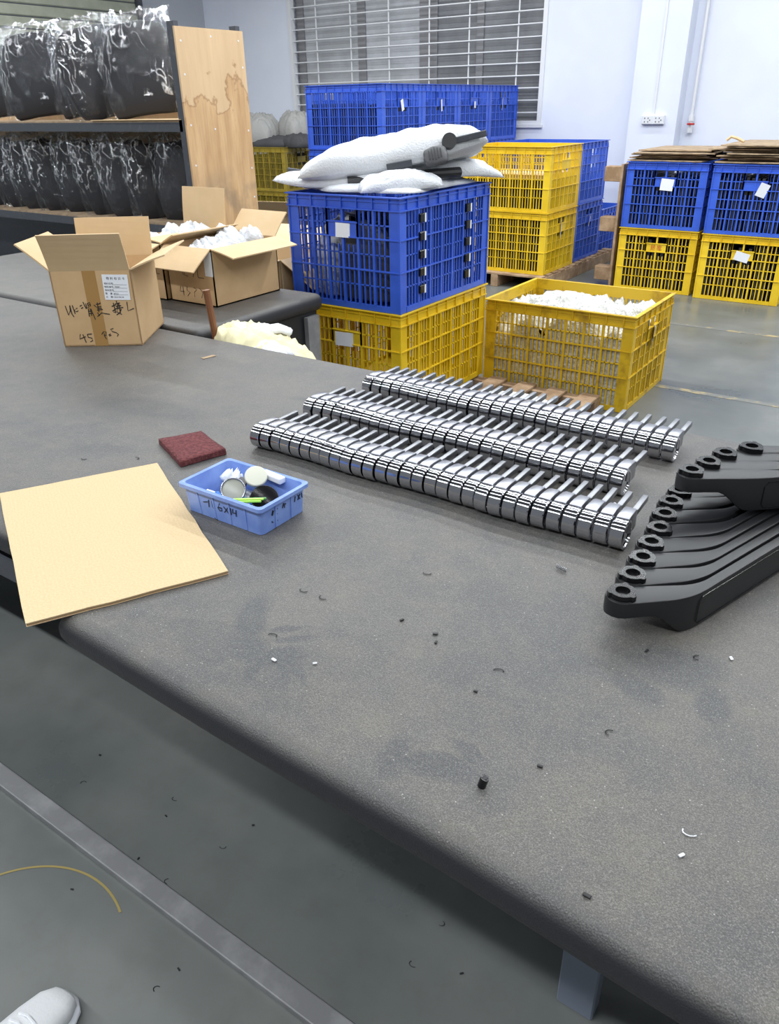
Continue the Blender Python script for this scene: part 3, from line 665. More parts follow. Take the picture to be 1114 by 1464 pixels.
# bagged cushions
def cushion(label, grp, w, h, th, seed):
    e = thing('bagged_cushion', label, 'cushion', (0, 0, 0), 0, grp)
    bm = B(); bmesh.ops.create_cube(bm, size=1)
    bmesh.ops.subdivide_edges(bm, edges=bm.edges[:], cuts=5, use_grid_fill=True)
    for v in bm.verts:
        x, y, z = v.co*2
        wd_ = 1-.22*max(0, z)**2-.1*max(0, -z)**3
        th_ = .55+.45*(1-abs(x)**3)*(1-abs(z)**4)
        v.co = Vector((x*w/2*wd_*(1-.1*abs(z)**6), y*th/2*th_-.03*(1-x*x)+.02*math.sin(z*2), (z*.5+.5)*h-.03*abs(x)**4*h))
    bmesh.ops.smooth_vert(bm, verts=bm.verts, factor=.5, use_axis_x=True, use_axis_y=True, use_axis_z=True)
    obj('cushion', bm, mat('black_seat_fabric', (.018, .018, .022), .75), e, smooth='all')
    bm = B(); bmesh.ops.create_cube(bm, size=1)
    bmesh.ops.subdivide_edges(bm, edges=bm.edges[:], cuts=15, use_grid_fill=True)
    for v in bm.verts:
        x, y, z = v.co*2; q = Vector((x*2.2+seed*5, z*3.1, y+seed)); nz = noise.noise(q)+.6*noise.noise(q*2.3)
        rg = 1-2*abs(noise.noise(q*1.4+Vector((3, 1, 7))))
        wd_ = 1-.18*max(0, z)**2
        v.co = Vector((x*(w/2+.025)*wd_+.02*nz, y*(th/2+.012)*(.5+.5*(1-abs(x)**4)*(1-abs(z)**6))-.03*(1-x*x)+.015*nz+(.012*rg if abs(y) > .5 else 0), (z*.5+.5)*(h+.05)-.0+(.05*nz*max(0, z)**2)))
        v.co.z = max(v.co.z, .001)
    obj('plastic_bag', bm, FILM, e, smooth='all')
    return e
U0 = cushion('x', 'bagged cushions on the upper shelf', .58, .60, .13, 1)
V1 = cushion('x', 'bagged cushions on the upper shelf', .46, .54, .12, 4)
V2 = cushion('x', 'bagged cushions on the lower shelf', .42, .52, .12, 9)
up = [(-5.10, 4.27, 1.46, .42, U0, 'rightmost bagged black cushion on the upper shelf, turned to face out'), (-5.52, 4.30, 1.46, 1.25, U0, 'second bagged cushion from the right on the upper shelf, turned edge-on'),
      (-5.86, 4.30, 1.46, .35, V1, 'third bagged cushion from the right on the upper shelf'), (-6.36, 4.26, 1.46, .5, U0, 'fourth bagged cushion from the right on the upper shelf'), (-6.95, 4.27, 1.46, .3, V1, 'leftmost bagged cushion on the upper shelf')]
lw = [(-4.78, .35, V1), (-5.10, 1.25, V2), (-5.36, .75, V1), (-5.68, 1.3, V2), (-5.98, .65, V1), (-6.30, 1.1, V2), (-6.56, .9, V1), (-6.86, 1.1, V2), (-7.16, 1, V1)]
for i, (x, y, z, rz, src, lb) in enumerate(up):
    dup(src, (x, y, z), None, lb, 'bagged cushions on the upper shelf', (-.12, -.10 if i != 1 else -.2, rz))
for i, (x, rz, src) in enumerate(lw):
    dup(src, (x, 4.28, .757), None, '%s bagged black cushion from the plywood on the lower shelf' % ORD[i], 'bagged cushions on the lower shelf', (-.05, -.13+.06*math.sin(i*2), rz))
for src in (U0, V1, V2):
    for c in list(src.children): bpy.data.objects.remove(c)
    bpy.data.objects.remove(src)
for i, x in enumerate((-5.6, -6.0, -6.4, -5.2)):
    bm = lump(.42, .5, .34, 16, .2, 3, 90+i, p=4, flat=.05); o = obj('bagged_part', bm, BAGD, smooth='all', loc=(x, 4.32, .0))
    tag(o, '%s dark bagged bundle from the left on the floor under the shelf' % ORD[[1, 0, 2, 3][i] if False else {-6.4: 0, -6.0: 1, -5.6: 2, -5.2: 3}[x]], 'bundle', 'bundles under the shelf')

# ================================================================ CARTONS
def carton(s0, t0, z0, w, d, h, rz, flaps, label, name='open_carton', m=CARD, group=None):
    """front-left-bottom corner at (s0,t0,z0); flaps: side -> (length, outward angle from vertical)"""
    e = thing(name, label, 'box', (s0, t0, z0), rz, group); th = .005
    for nm, q in (('front', (0, w, 0, th)), ('rear', (0, w, d-th, d)), ('left', (0, th, 0, d)), ('right', (w-th, w, 0, d))):
        bm = B(); bb(bm, q[0], q[1], q[2], q[3], 0, h); obj('%s_wall' % nm, bm, m, e)
    bm = B(); bb(bm, 0, w, 0, d, 0, th); obj('bottom', bm, m, e)
    for side, (ln, a) in flaps.items():
        bm = B(); L = w if side in 'fr' else d
        if side == 'f' or side == 'b': L = w
        L = w if side in ('f', 'b') else d
        add_box(bm, (0, 0, ln/2), (L-.004, th, ln))
        bmesh.ops.subdivide_edges(bm, edges=[ed for ed in bm.edges if abs((ed.verts[0].co-ed.verts[1].co).z) > ln*.9], cuts=5)
        for v in bm.verts: v.co.y += -.10*ln*(v.co.z/ln)**2*(.6+.4*noise.noise(Vector((v.co.x*4, s0, 0))))
        o = obj('flap', bm, CARDIN if a > 0 else m, e)
        pos, rr = {'f': ((w/2, th/2, h), 0), 'b': ((w/2, d-th/2, h), PI), 'l': ((th/2, d/2, h), -PI/2), 'r': ((w-th/2, d/2, h), PI/2)}[side]
        o.matrix_local = Matrix.Translation(pos) @ Matrix.Rotation(rr, 4, 'Z') @ Matrix.Rotation(math.radians(a), 4, 'X')
    return e
R1 = math.radians(35.5)
B1 = carton(-2.51, 1.567, .751, .28, .315, .262, R1, {'f': (.135, 18), 'b': (.135, 4), 'l': (.135, 45), 'r': (.135, 66)},
            'open cardboard box with handwriting and a white label on the grey bench')
bm = B(); bb(bm, .112, .158, -.0008, 0, .0, .262); obj('tape_strip', bm, TAPE, B1)['label'] = 'brown tape down the front'
lab = B(); add_box(lab, (0, 0, 0), (.088, .0008, .086)); lab = obj('paper_label', lab, PAPER, B1); lab.location = (.222, -.0012, .205); lab.rotation_euler = (0, .03, 0); lab['label'] = 'white printed label'
text_mesh('物 料 标 识 卡', .0105, INK, 'printed_title', lab, (-.030, -.0006, .026), (PI/2, 0, 0), .0001)
for k, s in enumerate(('物料名称: ________', '物料编号: 70001____', '物料型号:', '数    量: 3PCS', '日    期: 2023.06.06')):
    text_mesh(s, .0078, INK, 'printed_line', lab, (-.040, -.0006, .010-k*.0115), (PI/2, 0, 0), .0001)
bm = B()
for k in range(4): bb(bm, -.012, .038, -.0007, -.0004, .0085-k*.0115, .0092-k*.0115)
obj('ruled_line', bm, INK, lab)
# handwriting: pen strokes as thin raised ribbons.  units: crop pixels of the front face
def strokes(parent, segs, fx, fz, r=.0012, name='pen_stroke', y=-.0010):
    if len(segs) > 1:
        for q in segs: strokes(parent, [q], fx, fz, r, name, y)
        return
    bm = B()
    for s in segs: tube(bm, [(fx(p[0]), y, fz(p[1])) for p in s], r, 5)
    for v in bm.verts: v.co.y = y+(v.co.y-y)*.3
    return obj(name, bm, INK, parent)
HW = [[(100, 455), (118, 575), (150, 520), (155, 450)], [(155, 450), (160, 560), (178, 600)], [(185, 450), (200, 560)], [(240, 485), (195, 515), (225, 535), (245, 520)],
      [(275, 465), (300, 450)], [(285, 495), (310, 478)], [(320, 410), (345, 500)], [(350, 430), (355, 490), (375, 480)], [(370, 430), (400, 420), (405, 460), (375, 480), (372, 430)], [(375, 455), (400, 445)],
      [(365, 600), (368, 500), (400, 500), (430, 640)], [(370, 530), (405, 530)], [(368, 560), (410, 560)], [(395, 500), (395, 590)],
      [(445, 450), (465, 475)], [(470, 445), (510, 440), (530, 425)], [(490, 420), (490, 545)], [(470, 480), (530, 475)], [(475, 500), (530, 495)], [(470, 520), (540, 510)], [(470, 550), (490, 590), (460, 600)], [(470, 595), (520, 555), (560, 565), (615, 575)],
      [(655, 475), (705, 455)], [(680, 430), (690, 560), (665, 545)], [(655, 535), (710, 500)], [(720, 405), (722, 430)], [(700, 445), (760, 430)], [(705, 475), (770, 465)], [(735, 430), (720, 500)], [(690, 505), (790, 490)],
      [(730, 490), (705, 545), (760, 580)], [(765, 510), (735, 560), (695, 585)], [(745, 440), (745, 560)], [(845, 420), (842, 535), (915, 505)],
      [(210, 825), (192, 890), (270, 860)], [(240, 830), (262, 940)], [(295, 830), (300, 870), (340, 880), (345, 915), (315, 930)], [(295, 830), (350, 825)],
      [(500, 820), (505, 870), (520, 900)], [(470, 835), (500, 800), (530, 805), (520, 850), (495, 855)], [(580, 830), (555, 845), (560, 858), (585, 848)], [(625, 760), (590, 770), (605, 800), (650, 815), (675, 840), (655, 865)]]
# 114 crop px at 8.57/px wide face: x 10..~985 bottom row narrows; map linearly on the face
strokes(B1, HW, lambda x: .009+(x-20)*.000292, lambda y: .262-(y-25)*.000272, .0017)

BB = carton(-2.757, 2.285, .751, .282, .40, .235, 0, {'f': (.13, 122), 'r': (.13, 98), 'l': (.13, 80), 'b': (.13, 40)}, 'right-hand open carton of white wrapped parts on the rear bench')
BC = carton(-3.05, 2.27, .751, .282, .40, .235, 0, {'f': (.13, 105), 'b': (.19, 2), 'l': (.13, 100), 'r': (.10, 60)}, 'left-hand open carton of white wrapped parts on the rear bench, tall flap up')
lb2 = B(); bb(lb2, .235, .281, -.0009, 0, .125, .225); obj('paper_label', lb2, PAPER, BB)['label'] = 'white printed label'
strokes(BB, [[(0, 0), (5, 20)], [(12, 0), (8, 20), (20, 22)], [(30, 5), (45, 0), (38, 22)], [(55, 0), (55, 22), (75, 22)], [(-10, 50), (-15, 65), (0, 65)], [(-3, 50), (-3, 75)], [(12, 50), (10, 60), (20, 65), (10, 75)], [(35, 50), (45, 55), (35, 62), (35, 75)], [(55, 50), (65, 60), (58, 75)]],
        lambda x: .09+x*.0018, lambda y: .15-y*.0016, .0014)
strokes(BC, [[(0, 0), (12, 20)], [(12, 0), (0, 20)], [(25, 0), (25, 20), (40, 20)]], lambda x: .20+x*.0014, lambda y: .14-y*.0014, .0014)
bm = B(); bb(bm, .12, .165, -.0008, 0, 0, .235); obj('tape_strip', bm, TAPE, BC)
k = 0
for (cx, cy, nm, lbn) in ((-2.616, 2.485, BB, 'right-hand'), (-2.909, 2.47, BC, 'left-hand')):
    # filling below, wrapped pieces above
    bm = lump(.262, .375, .16, 12, .05, 3, 5, p=8, flat=.05); tag(obj('wrapped_parts', bm, FOAM, smooth='all', loc=(cx, cy, .757)), 'white wrapped parts packed low in the %s carton' % lbn, 'wrapped parts', kind='stuff')
    for j in range(10):
        a = j % 5; b_ = j//5; k += 1
        bm = lump(.10+.02*random.random(), .11, .095, 12, .14, 2.6, 100+k, p=2.4, flat=.2)
        o = obj('wrapped_part', bm, FOAM, smooth='all', loc=(cx-.06+.12*b_+random.uniform(-.01, .01), cy-.115+.062*a, .895+.015*random.random()+.010*a))
        o.rotation_euler = (random.uniform(.3, .7), random.uniform(-.3, .3), random.uniform(-.8, .8))
        tag(o, 'white foam-wrapped part poking out of the %s rear carton, %s row %s column' % (lbn, ORD[a], ('left', 'right')[b_]), 'wrapped part', 'wrapped parts in the %s carton' % lbn)
# carton and boards behind, brown cartons in the corner
carton(-3.35, 3.02, 0, .56, .45, .80, .05, {'f': (.24, 95), 'r': (.24, 120), 'b': (.24, 70)}, 'tall open carton on the floor between the rear bench and front crates', m=CARDIN)
carton(-6.6, 6.9, 0, .62, .5, .42, .2, {'f': (.2, 40), 'r': (.2, 130)}, 'dusty brown carton on the floor under the old yellow crates', m=CARDOLD)
carton(-6.0, 6.1, 0, .40, .4, .30, -.2, {'f': (.16, 20)}, 'small brown carton on the floor left of the blue crate wall', m=CARDOLD)
# cream cloth with gloves and hammer handle in a crate between the benches
bm = B(); bb(bm, -2.24, -1.96, 1.975, 2.24, 0, .012)
for q in ((-2.24, -2.228, 1.975, 2.24), (-1.972, -1.96, 1.975, 2.24), (-2.228, -1.972, 1.975, 1.987), (-2.228, -1.972, 2.228, 2.24)): bb(bm, *q, .012, .62)
tag(obj('tall_bin', bm, mat('grey_bin_plastic', (.42, .43, .43), .5)), 'tall grey bin beside the end of the rear bench', 'bin')
bm = lump(.38, .32, .12, 34, .14, 4.5, 130, p=3, flat=.1, bend=lambda u, v: -.055*u-.02*v, sx=1.6, sy=.5); o = obj('cream_sack', bm, CLOTH, smooth='all', loc=(-2.05, 2.12, .625)); o.rotation_euler = (0, 0, .25); tag(o, 'cream cloth sack bulging out of the bin between the benches', 'sack')
for i, (x, y, rz, lb) in enumerate(((-2.10, 2.14, .9, 'white knitted glove draped over the cream sack, standing up'), (-1.99, 2.06, -.3, 'white knitted glove lying low on the cream sack'))):
    e = thing('knitted_glove', lb, 'glove', (x, y, .715-.03*i), rz); bm = lump(.13, .10, .045, 10, .1, 3, 140+i, p=3, flat=.2); obj('palm', bm, KNIT, e, smooth='all')
    for q in range(4):
        bm = B(); tube(bm, [(.04, -.033+q*.022, .02), (.08, -.036+q*.024, .022), (.115+.01*(q in (1, 2)), -.038+q*.026, .005)], .011, 7); obj('finger', bm, KNIT, e, smooth='all')
    bm = B(); tube(bm, [(-.02, -.04, .02), (.02, -.065, .02), (.04, -.075, .012)], .012, 7); obj('thumb', bm, KNIT, e, smooth='all')
    bm = B(); add_cyl(bm, (-.05, 0, .02), (-.10, 0, .02), .038, 14); obj('cuff', bm, KNIT, e, smooth=True)
bm = B(); tube(bm, [(-2.19, 2.02, .50), (-2.202, 2.005, .75), (-2.208, 1.995, .905)], .013, 10); 
tag(obj('wooden_stick', bm, mat('brown_tool_handle', (.22, .09, .04), .4), smooth=True), 'brown rounded wooden stick standing up between the two benches', 'stick')
# white round stool top
e = thing('round_stool', 'white round stool partly hidden behind the chrome rows', 'stool', (-1.43, 2.92, 0))
bm = B(); add_cyl(bm, (0, 0, .27), (0, 0, .30), .25, 48); bevel(bm, .008, 2); obj('seat', bm, mat('ivory_plastic', (.66, .67, .63), .5), e, smooth=True)
for a in range(3):
    bm = B(); add_cyl(bm, (.12*math.cos(a*2.1), .12*math.sin(a*2.1), .27), (.18*math.cos(a*2.1), .18*math.sin(a*2.1), 0), .012, 8); obj('leg', bm, STEEL, e)

# ================================================================ CHROME JOINTS
def joint_meshes():
    bm = B(); R = .029; w = .0276; n = 56
    prof = [(-w/2, R-.006), (-w/2, R-.0015), (-w/2+.0018, R), (w/2-.0018, R), (w/2, R-.0015), (w/2, R-.005), (w/2-.003, R-.006), (w/2-.003, .0001)]
    prof = [(-w/2, .0001)]+prof
    rings = [[bm.verts.new((x, r*math.cos(2*PI*k/n), R+r*math.sin(2*PI*k/n))) for k in range(n)] for x, r in prof]
    for A, D in zip(rings, rings[1:]):
        for k in range(n): bm.faces.new((A[k], A[(k+1) % n], D[(k+1) % n], D[k]))
    bm.faces.new(rings[0][::-1]); bm.faces.new(rings[-1])
    barrel = bm
    bm = B()   # neck: lofted sections from the barrel back to the lever's root
    secs = [(.004, .0128, .030, .0600), (.012, .0128, .026, .0622), (.026, .0126, .022, .0625), (.046, .0122, .020, .0612), (.056, .0118, .022, .0585), (.0600, .0108, .026, .0545)]
    prev = None
    for y, hw, zb, zt in secs:
        r = .003; pts = [(-hw, zb), (-hw, zt-r), (-hw+r*.3, zt-r*.3), (-hw+r, zt), (hw-r, zt), (hw-r*.3, zt-r*.3), (hw, zt-r), (hw, zb)]
        ring = [bm.verts.new((x, y, z)) for x, z in pts]
        if prev:
            for k in range(8): bm.faces.new((prev[k], prev[(k+1) % 8], ring[(k+1) % 8], ring[k]))
        else: bm.faces.new(ring)
        prev = ring
    bm.faces.new(prev[::-1])
    neck = bm
    bm = B(); add_box(bm, (.0055, .092, .0485), (.0115, .076, .0135), Matrix.Rotation(.02, 3, 'X')); bevel(bm, .0022, 2); lever = bm
    return barrel, neck, lever
def mk_joint():
    e = thing('chrome_joint', 'x', 'metal part'); a, b_, c = joint_meshes()
    obj('barrel', a, CHROME, e, smooth=True); obj('neck', b_, SATIN, e, smooth=True); obj('lever', c, LEVERM, e, smooth=True); return e
J0 = mk_joint(); first = True
def ordn(i):
    if i < 20: return ORD[i]
    return 'twenty-'+ORD[i-20] if i < 29 else 'thirtieth'
for (sa, sb, tc, n, row) in ((-1.272, -.362, 1.271, 30, 'nearest'), (-1.285, -.440, 1.488, 28, 'middle'), (-1.262, -.402, 1.722, 28, 'farthest')):
    for i in range(n):
        x = sa+(sb-sa)*i/(n-1); rz = random.uniform(-.03, .03); y = tc+random.uniform(-.0015, .0015)+.004*math.sin(i*.5)
        lb = ('leftmost chrome lever joint at the left end of the %s row' % row) if i == 0 else ('last chrome lever joint at the right end of the %s row' % row) if i == n-1 else 'polished chrome lever joint, %s from the left in the %s row' % (ordn(i), row)
        if first: J0.location = (x, y, .751); J0['label'] = lb; J0['group'] = 'chrome joints in the %s row' % row; first = False
        else: dup(J0, (x, y, .751), rz, lb, 'chrome joints in the %s row' % row)

# ================================================================ BLACK ARMS
def arm_template():
    e = thing('moulded_bracket', 'x', 'plastic part'); W = .052
    # outer (near) edge curve in local coords, head centre at origin
    path = []
    for k in range(9):
        a = -PI+PI/2*k/8; path.append((.028*math.cos(a), .028*math.sin(a)))   # near-left quarter of head
    path = [(-.028, 0)]+path[1:]
    near = path+[(.03, -.026), (.055, -.022), (.072, -.012), (.084, .005), (.094, .03), (.150, .205), (.205, .38)]
    far = [(-.026, .010), (-.020, .018), (-.010, .023), (0, .024), (.02, .023), (.040, .024), (.058, .028), (.072, .037), (.083, .052), (.0915, .075), (.1475, .250), (.2025, .425)]
    # resample both edges to same count
    def resample(P, n):
        L = [0]
        for a, b_ in zip(P, P[1:]): L.append(L[-1]+math.hypot(b_[0]-a[0], b_[1]-a[1]))
        out = []
        for i in range(n):
            d = L[-1]*i/(n-1); j = 0
            while j < len(L)-2 and L[j+1] < d: j += 1
            f = (d-L[j])/max(1e-9, L[j+1]-L[j]); out.append((P[j][0]+(P[j+1][0]-P[j][0])*f, P[j][1]+(P[j+1][1]-P[j][1])*f))
        return out
    n = 40; Nn = resample(near, n); Ff = resample([(-.028, 0)]+far, n)
    def zb(x, y):
        d = x if y < .03 else .1
        t_ = min(1, max(0, (d-.028)/.058)); t_ = t_*t_*(3-2*t_); return .038*(1-t_)
    bm = B(); top = .067; prev = None; r = .003
    for a, b_ in zip(Nn, Ff):
        mx, my = (a[0]+b_[0])/2, (a[1]+b_[1])/2; za = zb(*a)
        d = Vector((b_[0]-a[0], b_[1]-a[1])); l = max(d.length, 1e-6); d = d/l*min(r, l*.3)
        pts = [(a[0], a[1], za+.002), (a[0], a[1], top-r), (a[0]+d.x, a[1]+d.y, top), (b_[0]-d.x, b_[1]-d.y, top), (b_[0], b_[1], top-r), (b_[0], b_[1], za+.002), (b_[0]-d.x, b_[1]-d.y, za), (a[0]+d.x, a[1]+d.y, za)]
        ring = [bm.verts.new(p) for p in pts]
        if prev:
            for k in range(8): bm.faces.new((prev[k], prev[(k+1) % 8], ring[(k+1) % 8], ring[k]))
        prev = ring
    bm.faces.new(prev)
    bmesh.ops.remove_doubles(bm, verts=bm.verts, dist=1e-5)
    obj('arm_body', bm, BLK, e, smooth=True)
    # inset panel outline on the near side face
    bm = B(); A = Vector((.1015, .053)); D = Vector((.2035, .372)); nrm = Vector(((D-A).y, -(D-A).x)).normalized()*.0004
    A += nrm; D += nrm
    tube(bm, [(A.x, A.y, .058), (A.x-.002, A.y-.006, .050), (A.x-.002, A.y-.006, .014), (A.x, A.y, .007), (D.x, D.y, .007)], .0009, 5)
    tube(bm, [(A.x, A.y, .058), (D.x, D.y, .058)], .0009, 5)
    obj('panel_groove', bm, BLKG, e)
    # glossy castellated ring on the head
    bm = B(); n = 48
    def rr(k): 
        a = (k/n*4) % 1; return .0262 if (a < .25) else .0208
    O = [(rr(k)*math.cos(2*PI*k/n+.3), rr(k)*math.sin(2*PI*k/n+.3)) for k in range(n)]
    I = [(.0120*math.cos(2*PI*k/n+.3), .0125*math.sin(2*PI*k/n+.3)) for k in range(n)]
    vo = [[bm.verts.new((*p, z)) for p in O] for z in (.0665, .076)]; vi = [[bm.verts.new((*p, z)) for p in I] for z in (.0665, .076)]
    for k in range(n):
        j = (k+1) % n
        bm.faces.new((vo[0][k], vo[0][j], vo[1][j], vo[1][k])); bm.faces.new((vi[0][j], vi[0][k], vi[1][k], vi[1][j])); bm.faces.new((vo[1][k], vo[1][j], vi[1][j], vi[1][k])); bm.faces.new((vo[0][j], vo[0][k], vi[0][k], vi[0][j]))
    bevel(bm, .001, 1, .8); ring = obj('toothed_ring', bm, BLKG, e, smooth=True)
    bm = B(); add_cyl(bm, (0, 0, .0668), (0, 0, .069), .0122, 20); obj('ring_core', bm, BLKG, ring)
    return e
def arm_template(an, ab, T):
    e = thing('moulded_bracket', 'x', 'plastic part')
    un = Vector((math.cos(an), math.sin(an))); nn = Vector((-un.y, un.x)); ub = Vector((math.cos(ab), math.sin(ab))); nb = Vector((-ub.y, ub.x))
    Rh, hw = .026, .0215
    def line(p, u, a, b_, n): return [p+u*(a+(b_-a)*k/n) for k in range(n+1)]
    corner = un*.100-nn*hw; end = corner+ub*.40
    head_n = [un*(Rh*math.cos(a))-nn*(Rh*math.sin(a)) for a in [PI-(PI/2-.2)*k/8 for k in range(9)]]
    head_f = [un*(Rh*math.cos(a))+nn*(Rh*math.sin(a)) for a in [PI-(PI/2-.2)*k/8 for k in range(9)]]
    def smooth(P0, P1, P2, r):      # quadratic round at the bend
        a = P1+(P0-P1).normalized()*r; b_ = P1+(P2-P1).normalized()*r
        return [a*(1-t_)**2+P1*2*t_*(1-t_)+b_*t_*t_ for t_ in [k/8 for k in range(9)]]
    near = head_n+smooth(un*.02-nn*hw, corner, end, .045)+[end]
    # far side: neck line offset +hw meets the body line offset T from the near one
    q0 = nn*hw; q1 = corner+nb*T
    den = un.x*ub.y-un.y*ub.x; tt_ = ((q1.x-q0.x)*ub.y-(q1.y-q0.y)*ub.x)/den; fc = q0+un*tt_
    far = head_f+smooth(un*.01+nn*hw, fc, end+nb*T, min(.03, tt_*.6))+[end+nb*T]
    def resample(P, n):
        L = [0]
        for a, b_ in zip(P, P[1:]): L.append(L[-1]+(b_-a).length)
        out = []
        for i in range(n):
            d = L[-1]*i/(n-1); j = 0
            while j < len(L)-2 and L[j+1] < d: j += 1
            f = (d-L[j])/max(1e-9, L[j+1]-L[j]); out.append(P[j]+(P[j+1]-P[j])*f)
        return out
    n = 56; Nn = resample(near, n); Ff = resample(far, n)
    def zb(p):
        d = max(p.dot(un), p.dot(ub)*.9); t_ = min(1, max(0, (d-.045)/.058)); t_ = t_*t_*(3-2*t_); return .038*(1-t_)
    bm = B(); top = .067; prev = None; r = .0028
    for a, b_ in zip(Nn, Ff):
        za = zb(a); d = b_-a; l = max(d.length, 1e-6); d = d/l*min(r, l*.3)
        pts = [(a.x, a.y, za+.002), (a.x, a.y, top-r), (a.x+d.x*.3, a.y+d.y*.3, top-r*.3), (a.x+d.x, a.y+d.y, top), (b_.x-d.x, b_.y-d.y, top), (b_.x, b_.y, top-r), (b_.x, b_.y, za+.002), (b_.x-d.x, b_.y-d.y, za), (a.x+d.x, a.y+d.y, za)]
        ring = [bm.verts.new(p) for p in pts]
        if prev:
            for k in range(9): bm.faces.new((prev[k], prev[(k+1) % 9], ring[(k+1) % 9], ring[k]))
        prev = ring
    bm.faces.new(prev)
    bmesh.ops.remove_doubles(bm, verts=bm.verts, dist=1e-5)
    obj('bracket_body', bm, BLK, e, smooth=True)
    bm = B(); A = corner+ub*.035-nb*.0005; D = end-ub*.02-nb*.0005; A2 = A-ub*.006
    tube(bm, [(A.x, A.y, .058), (A2.x, A2.y, .050), (A2.x, A2.y, .014), (A.x, A.y, .007), (D.x, D.y, .007), (D.x, D.y, .058), (A.x, A.y, .058)], .0009, 5)
    obj('panel_groove', bm, BLKG, e)
    bm = B(); n = 64
    def rr(k):
        a = (k/n*3) % 1; return .0240 if (.40 < a < .60) else .0202
    O = [(rr(k)*math.cos(2*PI*k/n+an), rr(k)*math.sin(2*PI*k/n+an)) for k in range(n)]
    I = [(.0115*math.cos(2*PI*k/n+an), .0115*math.sin(2*PI*k/n+an)) for k in range(n)]
    vo = [[bm.verts.new((*p, z)) for p in O] for z in (.0665, .076)]; vi = [[bm.verts.new((*p, z)) for p in I] for z in (.0665, .076)]
    for k in range(n):
        j = (k+1) % n
        bm.faces.new((vo[0][k], vo[0][j], vo[1][j], vo[1][k])); bm.faces.new((vi[0][j], vi[0][k], vi[1][k], vi[1][j])); bm.faces.new((vo[1][k], vo[1][j], vi[1][j], vi[1][k])); bm.faces.new((vo[0][j], vo[0][k], vi[0][k], vi[0][j]))
    ring = obj('toothed_ring', bm, BLKG, e, smooth=True)
    bm = B(); add_cyl(bm, (0, 0, .0668), (0, 0, .069), .0118, 20); obj('ring_core', bm, BLKG, ring)
    return e
A0 = arm_template(math.radians(38), math.radians(72), .0185); A0.location = (-.273, 1.019, .751); A0['label'] = 'frontmost black plastic bracket with toothed ring, nearest the camera'; A0['group'] = 'black brackets nested in the lower layer'
for i, (x, y) in enumerate(((-.277, 1.078), (-.280, 1.137), (-.284, 1.195), (-.287, 1.253), (-.296, 1.311), (-.301, 1.368), (-.300, 1.422))):
    dup(A0, (x, y, .751), 0, '%s black plastic bracket from the front in the lower layer' % ORD[i+1], 'black brackets nested in the lower layer')
A1 = arm_template(math.radians(30), math.radians(42), .024); A1.location = (-.272, 1.355, .8285); A1['label'] = 'first black plastic bracket from the front in the upper layer'; A1['group'] = 'black brackets laid on top of the others'
for i, (x, y) in enumerate(((-.256, 1.410), (-.240, 1.468), (-.205, 1.524))):
    dup(A1, (x, y, .8285), 0, '%s black plastic bracket from the front in the upper layer' % ORD[i+1], 'black brackets laid on top of the others')

# ================================================================ SMALL THINGS ON THE BENCH
# cardboard sheet
e = thing('cardboard_sheet', 'flat pale double-wall cardboard sheet overhanging the bench corner', 'cardboard', (0, 0, .751))
bm = B(); P = [(-1.083, .497), (-.918, .797), (-1.407, 1.049), (-1.575, .750)]; pts = []
for a, b_ in zip(P, P[1:]+P[:1]):
    for k in range(10): pts.append((a[0]+(b_[0]-a[0])*k/10+random.uniform(-.0012, .0012), a[1]+(b_[1]-a[1])*k/10+random.uniform(-.0012, .0012)))
def corr_mat():
    m = mat('corrugated_top', (.62, .46, .27), .8); nt, b = nodes(m); g = nt.nodes.new('ShaderNodeNewGeometry')
    mp = nt.nodes.new('ShaderNodeMapping'); mp.inputs['Rotation'].default_value = (0, 0, math.radians(29)); nt.links.new(g.outputs['Position'], mp.inputs['Vector'])
    w = tex(nt, 'ShaderNodeTexWave', mp.outputs[0], Scale=45.0, Distortion=.3); w.bands_direction = 'Y'
    n = tex(nt, 'ShaderNodeTexNoise', g.outputs['Position'], Scale=260.0, Detail=5.0)
    c = mixcol(nt, ramp(nt, n.outputs['Fac'], .3, .7), (.525, .385, .215), (.61, .46, .27)); nt.links.new(c, b.inputs['Base Color'])
    bp = nt.nodes.new('ShaderNodeBump'); bp.inputs['Strength'].default_value = .22; bp.inputs['Distance'].default_value = .001
    nt.links.new(w.outputs['Fac'], bp.inputs['Height']); nt.links.new(bp.outputs[0], b.inputs['Normal']); return m
prism(bm, pts, .0052, .007); obj('top_liner', bm, corr_mat(), e)
bm = B(); prism(bm, [(x*.998+(-1.25)*.002, y*.996+.77*.004) for x, y in pts], .0008, .0052); obj('fluting', bm, CARDEDGE, e)
bm = B(); prism(bm, pts, .0, .0009); obj('bottom_liner', bm, CARDIN, e)
# maroon pad
bm = B(); P = [(-1.351, 1.072), (-1.315, 1.186), (-1.455, 1.236), (-1.508, 1.142)]
prism(bm, P, .751, .764); bmesh.ops.subdivide_edges(bm, edges=bm.edges[:], cuts=7, use_grid_fill=True)
for v in bm.verts:
    q = Vector(v.co)*45; v.co += Vector((noise.noise(q), noise.noise(q+Vector((9, 0, 0))), 0))*.002; v.co.z += .0035*abs(noise.noise(q*.3)) if v.co.z > .757 else 0
tag(obj('abrasive_pad', bm, REDPAD, smooth='all'), 'maroon fibre abrasive pad lying flat on the grey bench', 'pad')
